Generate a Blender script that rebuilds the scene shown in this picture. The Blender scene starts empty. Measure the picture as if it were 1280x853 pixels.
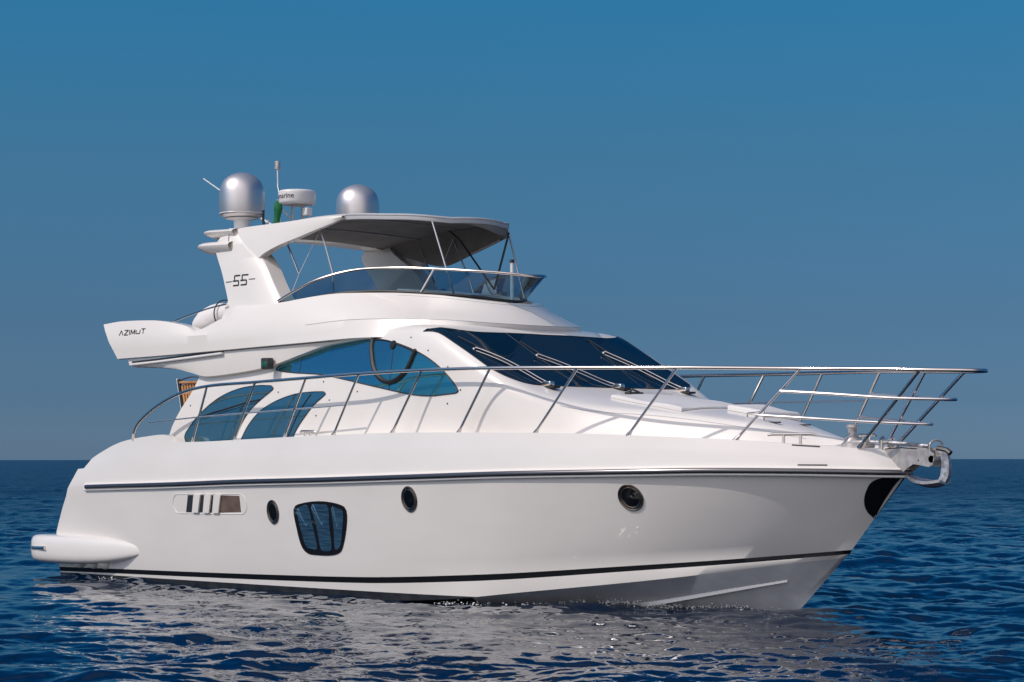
import bpy, bmesh, math
import numpy as np
from mathutils import Vector
from mathutils.bvhtree import BVHTree

scene = bpy.context.scene
COL = scene.collection
rad = math.radians

# ------------------------------------------------------------------ camera
HEADING = 46.567                       # yacht axis against the picture plane
CAM = (33.2145, -23.3198, 1.8622)
cam_data = bpy.data.cameras.new("camera")
cam = bpy.data.objects.new("camera", cam_data)
COL.objects.link(cam)
cam.location = CAM
cam.rotation_euler = (rad(90), rad(0.06), rad(HEADING))
cam_data.sensor_width = 36.0
cam_data.lens = 82.65
cam_data.shift_y = 0.1156
cam_data.clip_start = 0.5
cam_data.clip_end = 60000
scene.camera = cam

# ------------------------------------------------------------------ sky and sun
SUN_DIR = Vector((-0.240, -0.665, 0.705)).normalized()      # towards the sun: astern, off the starboard side
SUN_EL = math.asin(SUN_DIR.z)
world = bpy.data.worlds.new("World")
scene.world = world
world.use_nodes = True
wn, wl = world.node_tree.nodes, world.node_tree.links
bg = wn["Background"]
sky = wn.new("ShaderNodeTexSky")
sky.sky_type = 'NISHITA'
sky.sun_disc = False
sky.sun_elevation = SUN_EL
sky.sun_rotation = math.atan2(SUN_DIR.x, SUN_DIR.y)
sky.air_density = 1.0
sky.dust_density = 0.6
sky.ozone_density = 4.0
# sky tinted by elevation: horizon glow held back, warm zenith raised as added fill
tc = wn.new("ShaderNodeTexCoord")
sep = wn.new("ShaderNodeSeparateXYZ")
wl.new(tc.outputs["Generated"], sep.inputs[0])
rmp = wn.new("ShaderNodeValToRGB")
wl.new(sep.outputs["Z"], rmp.inputs[0])
SKY_STOPS = [(0.0, (0.308, 0.497, 0.894)), (0.025, (0.205, 0.366, 0.672)), (0.06, (0.193, 0.34, 0.553)), (0.127, (0.197, 0.432, 0.571)), (0.195, (0.144, 0.56, 0.715)), (0.28, (0.025, 0.36, 0.66)), (0.50, (0.03, 0.38, 0.68)), (0.70, (1.2, 1.2, 1.15)), (1.0, (2.9, 2.15, 1.6))]
cr = rmp.color_ramp
while len(cr.elements) < len(SKY_STOPS):
    cr.elements.new(0.5)
for e, (p, c) in zip(cr.elements, SKY_STOPS):
    e.position = p
    e.color = (*c, 1)
mul = wn.new("ShaderNodeMix")
mul.data_type = 'RGBA'
mul.blend_type = 'MULTIPLY'
mul.inputs[0].default_value = 1.0
wl.new(sky.outputs[0], mul.inputs[6])
wl.new(rmp.outputs[0], mul.inputs[7])
# unseen warm glow added to the sky behind the camera, fills the shaded hull
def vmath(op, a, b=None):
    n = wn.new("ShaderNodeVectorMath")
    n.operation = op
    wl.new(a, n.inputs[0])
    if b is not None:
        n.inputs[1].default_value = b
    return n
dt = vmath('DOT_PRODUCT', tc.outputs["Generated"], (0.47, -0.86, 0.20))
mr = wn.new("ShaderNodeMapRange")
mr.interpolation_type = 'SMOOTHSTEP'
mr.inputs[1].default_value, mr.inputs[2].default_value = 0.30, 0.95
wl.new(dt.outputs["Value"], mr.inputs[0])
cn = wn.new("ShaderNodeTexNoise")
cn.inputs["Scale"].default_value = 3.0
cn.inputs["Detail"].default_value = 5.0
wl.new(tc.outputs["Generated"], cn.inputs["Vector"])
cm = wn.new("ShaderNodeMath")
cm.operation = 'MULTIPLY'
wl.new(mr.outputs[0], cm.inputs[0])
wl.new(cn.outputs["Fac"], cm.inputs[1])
fill_glow = wn.new("ShaderNodeMix")
fill_glow.data_type = 'RGBA'
fill_glow.blend_type = 'ADD'
fill_glow.clamp_factor = False
wl.new(cm.outputs[0], fill_glow.inputs[0])
wl.new(mul.outputs[2], fill_glow.inputs[6])
fill_glow.inputs[7].default_value = (20.0, 17.0, 14.6, 1)
wl.new(fill_glow.outputs[2], bg.inputs[0])
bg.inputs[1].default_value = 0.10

sun_data = bpy.data.lights.new("sun", 'SUN')
sun = bpy.data.objects.new("sun", sun_data)
COL.objects.link(sun)
sun_data.energy = 2.42
sun_data.angle = rad(0.6)
sun_data.color = (1.0, 0.905, 0.84)
sun.rotation_euler = SUN_DIR.to_track_quat('Z', 'Y').to_euler()

scene.view_settings.view_transform = 'Standard'
scene.view_settings.look = 'None'
scene.view_settings.gamma = 1.0
scene.view_settings.exposure = 0.0
scene.view_settings.use_curve_mapping = False
scene.cycles.use_denoising = True
scene.cycles.max_bounces = 10
scene.cycles.glossy_bounces = 6
scene.cycles.transparent_max_bounces = 16
scene.cycles.caustics_reflective = True
scene.cycles.sample_clamp_indirect = 6.0


# ------------------------------------------------------------------ materials
def mat(name, color, rough=0.4, metal=0.0, coat=0.0, ior=1.5, spec=0.5):
    m = bpy.data.materials.new(name)
    m.use_nodes = True
    b = m.node_tree.nodes["Principled BSDF"]
    b.inputs["Base Color"].default_value = (*color, 1)
    b.inputs["Roughness"].default_value = rough
    b.inputs["Metallic"].default_value = metal
    b.inputs["IOR"].default_value = ior
    b.inputs["Coat Weight"].default_value = coat
    b.inputs["Coat Roughness"].default_value = 0.04
    b.inputs["Specular IOR Level"].default_value = spec
    return m


def noise(m, scale, detail=3.0, stretch=(1, 1, 1), rough=0.5):
    nt = m.node_tree
    t = nt.nodes.new("ShaderNodeTexCoord")
    mp = nt.nodes.new("ShaderNodeMapping")
    mp.inputs["Scale"].default_value = stretch
    nz = nt.nodes.new("ShaderNodeTexNoise")
    nz.inputs["Scale"].default_value = scale
    nz.inputs["Detail"].default_value = detail
    nz.inputs["Roughness"].default_value = rough
    nt.links.new(t.outputs["Object"], mp.inputs[0])
    nt.links.new(mp.outputs[0], nz.inputs["Vector"])
    return nz.outputs["Fac"]


def bump(m, fac, strength, dist):
    nt = m.node_tree
    b = nt.nodes.new("ShaderNodeBump")
    b.inputs["Strength"].default_value = strength
    b.inputs["Distance"].default_value = dist
    nt.links.new(fac, b.inputs["Height"])
    nt.links.new(b.outputs[0], nt.nodes["Principled BSDF"].inputs["Normal"])
    return b


def vary(m, fac, c0, c1, lo=0.3, hi=0.7):
    nt = m.node_tree
    r = nt.nodes.new("ShaderNodeValToRGB")
    r.color_ramp.elements[0].position, r.color_ramp.elements[1].position = lo, hi
    r.color_ramp.elements[0].color, r.color_ramp.elements[1].color = (*c0, 1), (*c1, 1)
    nt.links.new(fac, r.inputs[0])
    nt.links.new(r.outputs[0], nt.nodes["Principled BSDF"].inputs["Base Color"])


GEL = mat("white_gelcoat", (0.78, 0.75, 0.74), 0.28, coat=0.35)
vary(GEL, noise(GEL, 0.9, 4, (1, 1, 2.2)), (0.765, 0.732, 0.685), (0.80, 0.767, 0.72))
bump(GEL, noise(GEL, 1.1, 1), 0.25, 0.006)
HULLGEL = mat("hull_gelcoat", (0.78, 0.755, 0.75), 0.20, coat=1.0)
vary(HULLGEL, noise(HULLGEL, 0.7, 5, (1, 1, 2.5)), (0.755, 0.722, 0.675), (0.80, 0.767, 0.72))
bump(HULLGEL, noise(HULLGEL, 0.9, 1), 0.3, 0.008)
BOTTOM = mat("bottom_shade_grey", (0.55, 0.55, 0.56), 0.35, coat=0.3)  # white hull bottom, darkened in its colour as shade on the downward faces
vary(BOTTOM, noise(BOTTOM, 3.5, 6, (1, 1, 1.6)), (0.46, 0.47, 0.49), (0.58, 0.58, 0.59), 0.3, 0.7)
BLACK = mat("black_boot_paint", (0.006, 0.007, 0.009), 0.45, spec=0.2)
ANTIFOUL = mat("black_antifouling", (0.012, 0.013, 0.017), 0.45)
vary(ANTIFOUL, noise(ANTIFOUL, 6, 5), (0.008, 0.009, 0.012), (0.03, 0.032, 0.036))
STEEL = mat("polished_steel", (0.72, 0.65, 0.59), 0.20, metal=1.0)
BRIGHT = mat("satin_steel", (0.82, 0.79, 0.76), 0.34, metal=1.0)
BRUSHED = mat("brushed_steel", (0.50, 0.49, 0.48), 0.38, metal=0.5)
vary(BRUSHED, noise(BRUSHED, 14, 4), (0.38, 0.35, 0.33), (0.58, 0.54, 0.51))
GALV = mat("galvanised_anchor_steel", (0.42, 0.42, 0.44), 0.5, metal=0.7)
vary(GALV, noise(GALV, 18, 5), (0.25, 0.25, 0.27), (0.62, 0.62, 0.64))
bump(GALV, noise(GALV, 40, 3), 0.4, 0.004)
STRIP = mat("dark_steel_strip", (0.16, 0.155, 0.16), 0.22, metal=0.8)
PORTGLASS = mat("black_porthole_glass", (0.004, 0.005, 0.007), 0.08, spec=0.25)
BRONZE = mat("dark_bronze_rim", (0.20, 0.17, 0.14), 0.25, metal=0.9)
RUBBER = mat("black_rubber", (0.012, 0.012, 0.014), 0.5)
PLASTIC = mat("dark_plastic", (0.03, 0.03, 0.032), 0.4)
WSHIELD = mat("dark_windshield_glass", (0.001, 0.016, 0.038), 0.03, coat=0.0, ior=1.45, spec=0.12)
SIDEGLASS = mat("blue_mirrored_glass", (0.10, 0.355, 0.43), 0.05, metal=0.85)
SAILGLASS = mat("slate_tinted_glass", (0.125, 0.26, 0.325), 0.05, metal=0.8)
HULLGLASS = mat("dark_blue_hull_glass", (0.03, 0.10, 0.18), 0.06, metal=0.6)
vary(HULLGLASS, noise(HULLGLASS, 5, 3, (0.6, 0.6, 9)), (0.02, 0.07, 0.13), (0.10, 0.21, 0.30))  # streaks in the colour stand in for water reflected in the panes
DOMEPAINT = mat("silver_dome_paint", (0.68, 0.65, 0.64), 0.41, metal=0.9)
RADOME = mat("white_radome_plastic", (0.70, 0.69, 0.68), 0.35)
CANVAS = mat("dark_grey_canvas", (0.105, 0.098, 0.093), 0.85)
vary(CANVAS, noise(CANVAS, 2.2, 5), (0.17, 0.16, 0.15), (0.235, 0.22, 0.205))
bump(CANVAS, noise(CANVAS, 3.0, 3), 0.35, 0.03)
TRIMGREY = mat("light_grey_canvas_binding", (0.42, 0.43, 0.45), 0.6)
CUSHION = mat("white_vinyl_cushion", (0.68, 0.665, 0.65), 0.5)
bump(CUSHION, noise(CUSHION, 4, 4), 0.3, 0.02)
COVER = mat("white_cover_fabric", (0.72, 0.70, 0.69), 0.7)
bump(COVER, noise(COVER, 5, 4), 0.6, 0.03)
TEAK = mat("varnished_teak", (0.36, 0.15, 0.05), 0.35, coat=0.3)
vary(TEAK, noise(TEAK, 9, 4, (1, 1, 0.15)), (0.42, 0.17, 0.05), (0.66, 0.33, 0.10))
GREENCLOTH = mat("green_flag_cloth", (0.005, 0.14, 0.045), 0.8)
bump(GREENCLOTH, noise(GREENCLOTH, 20, 3, (1, 1, 0.2)), 0.8, 0.02)
NAVGREEN = mat("green_lens", (0.01, 0.10, 0.07), 0.15)
LETTER = mat("dark_lettering", (0.03, 0.028, 0.026), 0.4)
GREYBEIGE = mat("beige_liner", (0.55, 0.50, 0.45), 0.5)
INTERIOR = mat("vent_interior_lit", (0.10, 0.075, 0.06), 0.6)
vary(INTERIOR, noise(INTERIOR, 5, 3), (0.06, 0.045, 0.04), (0.16, 0.11, 0.08))

SCREEN = bpy.data.materials.new("smoked_acrylic")
SCREEN.use_nodes = True
nt = SCREEN.node_tree
nt.nodes.remove(nt.nodes["Principled BSDF"])
tr = nt.nodes.new("ShaderNodeBsdfTransparent")
tr.inputs[0].default_value = (0.24, 0.39, 0.50, 1)
gl = nt.nodes.new("ShaderNodeBsdfGlossy")
gl.inputs["Roughness"].default_value = 0.04
fr = nt.nodes.new("ShaderNodeFresnel")
fr.inputs[0].default_value = 1.45
mx = nt.nodes.new("ShaderNodeMixShader")
nt.links.new(fr.outputs[0], mx.inputs[0])
nt.links.new(tr.outputs[0], mx.inputs[1])
nt.links.new(gl.outputs[0], mx.inputs[2])
nt.links.new(mx.outputs[0], nt.nodes["Material Output"].inputs[0])


# ------------------------------------------------------------------ helpers
def pc(pts):
    """Monotone cubic through (x, value) pairs."""
    X = np.array([p[0] for p in pts], float)
    Y = np.array([p[1] for p in pts], float)
    h = np.diff(X)
    d = np.diff(Y) / h
    m = np.zeros(len(X))
    m[0], m[-1] = d[0], d[-1]
    for i in range(1, len(X) - 1):
        if d[i - 1] * d[i] > 0:
            w1, w2 = 2 * h[i] + h[i - 1], h[i] + 2 * h[i - 1]
            m[i] = (w1 + w2) / (w1 / d[i - 1] + w2 / d[i])

    def f(x):
        x = np.clip(np.asarray(x, float), X[0], X[-1])
        i = np.clip(np.searchsorted(X, x, side='right') - 1, 0, len(h) - 1)
        t = (x - X[i]) / h[i]
        t2, t3 = t * t, t * t * t
        return (2 * t3 - 3 * t2 + 1) * Y[i] + (t3 - 2 * t2 + t) * h[i] * m[i] + (-2 * t3 + 3 * t2) * Y[i + 1] + (t3 - t2) * h[i] * m[i + 1]
    return f


def spline(pts, n, closed=False):
    """Centripetal Catmull-Rom through points, resampled evenly to n points."""
    P = np.array(pts, float)
    if closed:
        Q = np.vstack([P[-1], P, P[0], P[1]])
    else:
        Q = np.vstack([2 * P[0] - P[1], P, 2 * P[-1] - P[-2]])
    out = []
    for i in range(1, len(Q) - 2):
        p0, p1, p2, p3 = Q[i - 1:i + 3]
        t1 = max(np.linalg.norm(p1 - p0), 1e-6) ** 0.5
        t2 = t1 + max(np.linalg.norm(p2 - p1), 1e-6) ** 0.5
        t3 = t2 + max(np.linalg.norm(p3 - p2), 1e-6) ** 0.5
        for t in np.linspace(t1, t2, 24, endpoint=False):
            a1 = (t1 - t) / t1 * p0 + t / t1 * p1
            a2 = (t2 - t) / (t2 - t1) * p1 + (t - t1) / (t2 - t1) * p2
            a3 = (t3 - t) / (t3 - t2) * p2 + (t - t2) / (t3 - t2) * p3
            b1 = (t2 - t) / t2 * a1 + t / t2 * a2
            b2 = (t3 - t) / (t3 - t1) * a2 + (t - t1) / (t3 - t1) * a3
            out.append((t2 - t) / (t2 - t1) * b1 + (t - t1) / (t2 - t1) * b2)
    out.append(Q[-2])
    return resample(out, n, closed)


def resample(pts, n, closed=False):
    P = np.array(pts, float)
    s = np.concatenate([[0], np.cumsum(np.linalg.norm(np.diff(P, axis=0), axis=1))])
    q = np.linspace(0, s[-1], n, endpoint=not closed)
    return np.stack([np.interp(q, s, P[:, k]) for k in range(P.shape[1])], 1)


class MB:
    """Collects shapes and links them as ONE mesh object."""

    def __init__(self):
        self.v, self.f, self.m = [], [], []

    def add(self, verts, faces, mi=0):
        o = len(self.v)
        self.v += [tuple(float(c) for c in p) for p in verts]
        self.f += [tuple(o + i for i in f) for f in faces]
        self.m += [mi] * len(faces) if isinstance(mi, int) else list(mi)
        return self

    def grid(self, P, mi=0, close_u=False, close_v=False, fm=None):
        P = np.asarray(P)
        n, m = P.shape[:2]
        F, M = [], []
        for i in range(n if close_u else n - 1):
            for j in range(m if close_v else m - 1):
                a, b = i, (i + 1) % n
                c, d = j, (j + 1) % m
                F.append((a * m + c, b * m + c, b * m + d, a * m + d))
                M.append(fm(i, j) if fm else mi)
        return self.add(P.reshape(-1, 3), F, M)

    def both(self, P, mi=0, fm=None, **k):
        P = np.asarray(P)
        self.grid(P, mi, fm=fm, **k)
        Q = P.copy()
        Q[..., 1] *= -1
        return self.grid(Q, mi, fm=fm, **k)

    def tube(self, path, r, seg=10, closed=False, mi=0, caps=True):
        P = np.array(path, float)
        n = len(P)
        R = np.full(n, r) if np.isscalar(r) else np.array(r, float)
        T = np.gradient(P, axis=0) if not closed else np.roll(P, -1, 0) - np.roll(P, 1, 0)
        T /= np.maximum(np.linalg.norm(T, axis=1, keepdims=True), 1e-9)
        ref = np.array([0, 0, 1.0]) if abs(T[0][2]) < 0.9 else np.array([1.0, 0, 0])
        u = np.cross(T[0], ref)
        u /= np.linalg.norm(u)
        rings = []
        for i in range(n):
            u = u - T[i] * (u @ T[i])
            u /= np.linalg.norm(u)
            w = np.cross(T[i], u)
            rings.append([P[i] + R[i] * (math.cos(2 * math.pi * k / seg) * u + math.sin(2 * math.pi * k / seg) * w) for k in range(seg)])
        o = len(self.v)
        self.grid(np.array(rings), mi, close_u=closed, close_v=True)
        if caps and not closed:
            self.f += [tuple(o + k for k in range(seg)), tuple(o + (n - 1) * seg + k for k in range(seg))[::-1]]
            self.m += [mi, mi]
        return self

    def lathe(self, prof, at=(0, 0, 0), seg=40, axis=None, mi=0):
        """prof: (radius, height) pairs turned about an axis."""
        z = Vector(axis or (0, 0, 1)).normalized()
        x = z.orthogonal().normalized()
        y = z.cross(x)
        P = np.array([[tuple(Vector(at) + z * h + (x * math.cos(2 * math.pi * k / seg) + y * math.sin(2 * math.pi * k / seg)) * max(r, 1e-4)) for k in range(seg)] for r, h in prof])
        return self.grid(P, mi, close_v=True)

    def box(self, c, s, rx=None, mi=0, bev=0.0):
        """Box of full size s at c, rx an optional 3x3 of axes."""
        A = np.eye(3) if rx is None else np.array(rx, float)
        h = np.array(s, float) / 2
        if bev <= 0:
            v = [np.array(c) + A.T @ (np.array(k) * h) for k in [(-1, -1, -1), (1, -1, -1), (1, 1, -1), (-1, 1, -1), (-1, -1, 1), (1, -1, 1), (1, 1, 1), (-1, 1, 1)]]
            return self.add(v, [(0, 3, 2, 1), (4, 5, 6, 7), (0, 1, 5, 4), (1, 2, 6, 5), (2, 3, 7, 6), (3, 0, 4, 7)], mi)
        bm = bmesh.new()
        bmesh.ops.create_cube(bm, size=1.0)
        for q in bm.verts:
            q.co = Vector([q.co[i] * s[i] for i in range(3)])
        bmesh.ops.bevel(bm, geom=bm.edges[:], offset=bev, segments=3, affect='EDGES', profile=0.5)
        bm.verts.index_update()
        v = [np.array(c) + A.T @ np.array(q.co) for q in bm.verts]
        f = [tuple(q.index for q in fc.verts) for fc in bm.faces]
        bm.free()
        return self.add(v, f, mi)

    def bar(self, a, b, w, h, mi=0, up=(0, 0, 1)):
        """Rectangular bar between two points."""
        a, b = np.array(a, float), np.array(b, float)
        t = (b - a) / np.linalg.norm(b - a)
        u = np.cross(np.array(up, float), t)
        u /= np.linalg.norm(u)
        return self.box((a + b) / 2, (np.linalg.norm(b - a), w, h), [t, u, np.cross(t, u)], mi)

    def build(self, name, mats, parent=None, smooth=True, sharp=35, merge=0.0004):
        me = bpy.data.meshes.new(name)
        me.from_pydata(self.v, [], self.f)
        for mm in (mats if isinstance(mats, (list, tuple)) else [mats]):
            me.materials.append(mm)
        me.polygons.foreach_set("material_index", self.m)
        bm = bmesh.new()
        bm.from_mesh(me)
        bmesh.ops.remove_doubles(bm, verts=bm.verts[:], dist=merge)
        bmesh.ops.dissolve_degenerate(bm, edges=bm.edges[:], dist=merge * 0.5)
        bmesh.ops.recalc_face_normals(bm, faces=bm.faces[:])
        bm.to_mesh(me)
        bm.free()
        if smooth:
            me.polygons.foreach_set("use_smooth", [True] * len(me.polygons))
            me.set_sharp_from_angle(angle=rad(sharp))
        o = bpy.data.objects.new(name, me)
        COL.objects.link(o)
        if parent is not None:
            o.parent = parent
            o.matrix_parent_inverse = parent_world(parent).inverted()
        return o


def parent_world(o):
    m = o.matrix_basis.copy()
    while o.parent is not None:
        m = o.parent.matrix_basis @ o.matrix_parent_inverse @ m if False else (parent_world(o.parent) @ o.matrix_parent_inverse @ o.matrix_basis)
        break
    return m


def thing(name, label, cat, loc, group=None):
    o = bpy.data.objects.new(name, None)
    o.empty_display_size = 0.3
    COL.objects.link(o)
    o.location = loc
    return tag(o, label, cat, group)


def tag(o, label, cat, group=None):
    o["label"] = label
    o["category"] = cat
    if group:
        o["group"] = group
    return o


def tree_of(o):
    me = o.data
    return BVHTree.FromPolygons([v.co[:] for v in me.vertices], [p.vertices[:] for p in me.polygons])


def side_hit(tree, x, z, side=-1):
    """Point and outward normal of a surface seen square from the side."""
    h, n, _, _ = tree.ray_cast(Vector((x, side * 6, z)), Vector((0, -side, 0)))
    if h is None:
        h, n, _, _ = tree.find_nearest(Vector((x, side * 2.2, z)))
    n = Vector(n)
    if n.y * side < 0:
        n = -n
    return h, n


def top_hit(tree, x, y):
    h, n, _, _ = tree.ray_cast(Vector((x, y, 8)), Vector((0, 0, -1)))
    if h is None:
        h, n, _, _ = tree.find_nearest(Vector((x, y, 3)))
    n = Vector(n)
    return h, (n if n.z > 0 else -n)


def skin_plate(mb, tree, G, off, mode='side', side=-1, mi=0, depth=0.03):
    """A sheet of given thickness that follows a surface. G: grid of (x, z) (side) or (x, y) (top)."""
    G = np.asarray(G, float)
    n, m = G.shape[:2]
    T = np.zeros((n, m, 3))
    Bk = np.zeros((n, m, 3))
    for i in range(n):
        for j in range(m):
            h, nn = side_hit(tree, G[i, j, 0], G[i, j, 1], side) if mode == 'side' else top_hit(tree, G[i, j, 0], G[i, j, 1])
            T[i, j] = h + nn * off
            Bk[i, j] = h + nn * (off - depth)
    mb.grid(T, mi)
    for e in (np.stack([T[0], Bk[0]]), np.stack([T[-1], Bk[-1]]), np.stack([T[:, 0], Bk[:, 0]]), np.stack([T[:, -1], Bk[:, -1]])):
        mb.grid(e, mi)
    return T


def rings_grid(outline, n, steps=6, centre=None):
    """Concentric copies of a closed outline, from the centre out: a grid for skin_plate."""
    O = np.array(outline, float)
    c = O.mean(0) if centre is None else np.array(centre, float)
    O = np.vstack([O, O[:1]])
    return np.array([c + (O - c) * max(k / steps, 0.002) for k in range(steps + 1)])


def strip_grid(lo, hi, n, rows=5, smooth=True):
    a = spline(lo, n) if smooth else resample(lo, n)
    b = spline(hi, n) if smooth else resample(hi, n)
    return np.array([a + (b - a) * t for t in np.linspace(0, 1, rows)])


# ------------------------------------------------------------------ water
WATER_Z = -0.06
rng = np.random.default_rng(11)


def wave_tile(N, L, rms, peak, wind, spread, low=0.0, chop=1.0):
    k = 2 * np.pi * np.fft.fftfreq(N, L / N)
    KX, KY = np.meshgrid(k, k, indexing='ij')
    K = np.hypot(KX, KY)
    K[0, 0] = 1e-6
    kp = 2 * np.pi / peak
    S = K ** -3.7 * np.exp(-1.1 * (kp / K) ** 2)
    ang = np.arctan2(KY, KX) - wind
    S = S * (np.abs(np.cos(ang)) ** spread * 0.85 + 0.15)
    S[0, 0] = 0
    A = np.sqrt(S) * (rng.normal(size=(N, N)) + 1j * rng.normal(size=(N, N)))
    h = np.fft.ifft2(A)
    sc = rms / h.real.std()
    hx = np.fft.ifft2(-1j * KX / K * A).real * sc * chop
    hy = np.fft.ifft2(-1j * KY / K * A).real * sc * chop
    return np.stack([h.real * sc, hx, hy]), L


def sample(tile, x, y):
    T, L = tile
    N = T.shape[1]
    fx, fy = (x / L * N) % N, (y / L * N) % N
    i, j = np.floor(fx).astype(int), np.floor(fy).astype(int)
    u, v = fx - i, fy - j
    i %= N
    j %= N
    i1, j1 = (i + 1) % N, (j + 1) % N
    return T[:, i, j] * (1 - u) * (1 - v) + T[:, i1, j] * u * (1 - v) + T[:, i, j1] * (1 - u) * v + T[:, i1, j1] * u * v


WIND = rad(118)
TILE_A = wave_tile(1024, 83.0, 0.046, 4.8, WIND, 4.0)
TILE_B = wave_tile(512, 15.3, 0.0075, 1.1, WIND + 0.35, 3.0)
TILE_C = wave_tile(512, 6.1, 0.0024, 0.36, WIND - 0.1, 2.5)


def water_height(x, y):
    return WATER_Z + sample(TILE_A, x, y)[0] + sample(TILE_B, x, y)[0]


def make_water():
    r = [6.0]
    while r[-1] < 30000:
        d = r[-1]
        r.append(d + (0.05 if d < 20 else min(max(0.045, d * d / 5900 * 0.55), 0.17 + max(0, d - 60) * 0.012)))
    r = np.array([0.0, 2.0, 4.0] + r)
    a = np.concatenate([np.arange(-20, 20, 0.055), np.arange(20, 70, 0.6), np.arange(70, 290, 5.0), np.arange(290, 340, 0.6)])
    R, Aa = np.meshgrid(r, np.radians(a), indexing='ij')
    # angle measured from the viewing direction, seen from above
    d = rad(HEADING) + Aa
    X = CAM[0] - np.sin(d) * R
    Y = CAM[1] + np.cos(d) * R
    s1, s2 = sample(TILE_A, X.ravel(), Y.ravel()), sample(TILE_B, X.ravel(), Y.ravel())
    s3 = sample(TILE_C, X.ravel(), Y.ravel())
    Rr = R.ravel()
    f2 = np.clip(1.3 - Rr / 400, 0.25, 1)
    gust = 0.75 + 0.5 * (0.5 + 0.5 * np.sin(X.ravel() * 0.11 + 1.3 * np.sin(Y.ravel() * 0.07))) * (0.5 + 0.5 * np.sin(Y.ravel() * 0.13 + X.ravel() * 0.05))
    lee = 1 - 0.52 * np.exp(-(((X.ravel() - 9) * 0.72 + (Y.ravel() + 6) * 0.0) / 9) ** 2 - ((Y.ravel() + 5) / 5) ** 2)
    f3 = np.clip(1.6 - Rr / 45, 0, 1) * gust
    Z = WATER_Z + s1[0] * lee + s2[0] * f2 * gust + s3[0] * f3
    X = X.ravel() + (s1[1] * 0.75 * lee + s2[1] * 0.7 * f2 + s3[1] * 0.6 * f3)
    Y = Y.ravel() + (s1[2] * 0.75 * lee + s2[2] * 0.7 * f2 + s3[2] * 0.6 * f3)
    V = np.stack([X, Y, Z], 1)
    n, m = R.shape
    idx = np.arange(n * m).reshape(n, m)
    nx = np.roll(idx, -1, 1)
    F = np.stack([idx[:-1], idx[1:], nx[1:], nx[:-1]], -1).reshape(-1, 4)
    me = bpy.data.meshes.new("water")
    me.vertices.add(len(V))
    me.vertices.foreach_set("co", V.astype(np.float32).ravel())
    me.loops.add(F.size)
    me.loops.foreach_set("vertex_index", F.astype(np.int32).ravel())
    me.polygons.add(len(F))
    me.polygons.foreach_set("loop_start", np.arange(0, F.size, 4, dtype=np.int32))
    me.polygons.foreach_set("use_smooth", np.ones(len(F), dtype=bool))
    me.update(calc_edges=True)
    me.validate()
    W = mat("sea_water", (0.0002, 0.008, 0.028), 0.03, ior=1.333)
    W.node_tree.nodes["Principled BSDF"].inputs["Specular Tint"].default_value = (0.74, 0.93, 0.92, 1)
    f1 = noise(W, 0.55, 5, (1, 1.0, 1), 0.62)
    bn = bump(W, f1, 1.0, 0.60)
    at_ = W.node_tree.nodes.new("ShaderNodeAttribute")
    at_.attribute_name = "unresolved_waves"
    W.node_tree.links.new(at_.outputs["Fac"], bn.inputs["Strength"])
    rr_ = W.node_tree.nodes.new("ShaderNodeMapRange")      # waves too fine for the mesh act as roughness
    rr_.inputs[1].default_value, rr_.inputs[2].default_value = 0.15, 1.0
    rr_.inputs[3].default_value, rr_.inputs[4].default_value = 0.03, 0.25
    W.node_tree.links.new(at_.outputs["Fac"], rr_.inputs[0])
    W.node_tree.links.new(rr_.outputs[0], W.node_tree.nodes["Principled BSDF"].inputs["Roughness"])
    ua = me.attributes.new("unresolved_waves", 'FLOAT', 'POINT')
    ua.data.foreach_set("value", np.clip(0.05 + (Rr - 35) / 110, 0.05, 1.0).astype(np.float32))
    me.materials.append(W)
    o = bpy.data.objects.new("water", me)
    COL.objects.link(o)
    o["kind"] = "structure"
    return o


make_water()

# ------------------------------------------------------------------ the yacht: hull
yacht = thing("motor_yacht", "large white flybridge motor yacht lying on the open sea, bow to the right", "yacht", (0, 0, 0))

B_RUB = pc([(-1, 2.15), (0, 2.22), (3, 2.33), (6, 2.37), (8.5, 2.36), (10.5, 2.19), (12.2, 1.82), (13.6, 1.34), (14.6, 0.86), (15.2, 0.47), (15.5, 0.2), (15.62, 0.0)])
Z_RUB = pc([(0.4, 1.40), (1, 1.42), (3.5, 1.48), (5.2, 1.53), (7.1, 1.57), (9, 1.62), (10.8, 1.67), (12.6, 1.70), (13.7, 1.715), (14.6, 1.71), (15.62, 1.69)])
B_EDGE = pc([(0.9, 2.2), (3, 2.28), (6, 2.315), (8.5, 2.30), (10.5, 2.12), (12.2, 1.74), (13.6, 1.24), (14.6, 0.76), (15.1, 0.42), (15.3, 0.2), (15.38, 0.0)])
Z_EDGE = pc([(0.93, 1.80), (1.0, 1.845), (1.2, 1.93), (1.4, 1.995), (1.7, 2.085), (2, 2.15), (2.35, 2.195), (2.7, 2.225), (3.15, 2.25), (3.28, 2.235), (3.40, 2.16), (3.52, 2.13), (4.2, 2.135), (5.2, 2.16), (7.1, 2.205), (8.8, 2.23), (10.3, 2.22), (11.56, 2.20), (12.7, 2.16), (13.7, 2.11), (14.6, 2.04), (15.13, 2.0), (15.38, 1.97)])
B_BOOT = pc([(-0.1, 2.07), (0, 2.08), (4, 2.17), (8, 2.16), (10, 1.98), (12, 1.46), (13.5, 0.78), (14.3, 0.30), (14.77, 0.0)])
Z_BOOT = pc([(-0.1, 0.10), (1.36, 0.12), (5.5, 0.17), (7.7, 0.21), (10.05, 0.32), (12.4, 0.50), (13.45, 0.59), (14.25, 0.67), (14.77, 0.725)])
B_CHINE = pc([(-0.1, 2.02), (4, 2.11), (8, 2.10), (9.5, 2.01), (10.45, 1.86), (12.64, 1.19), (13.6, 0.70), (14.28, 0.29), (14.66, 0.0)])
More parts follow.
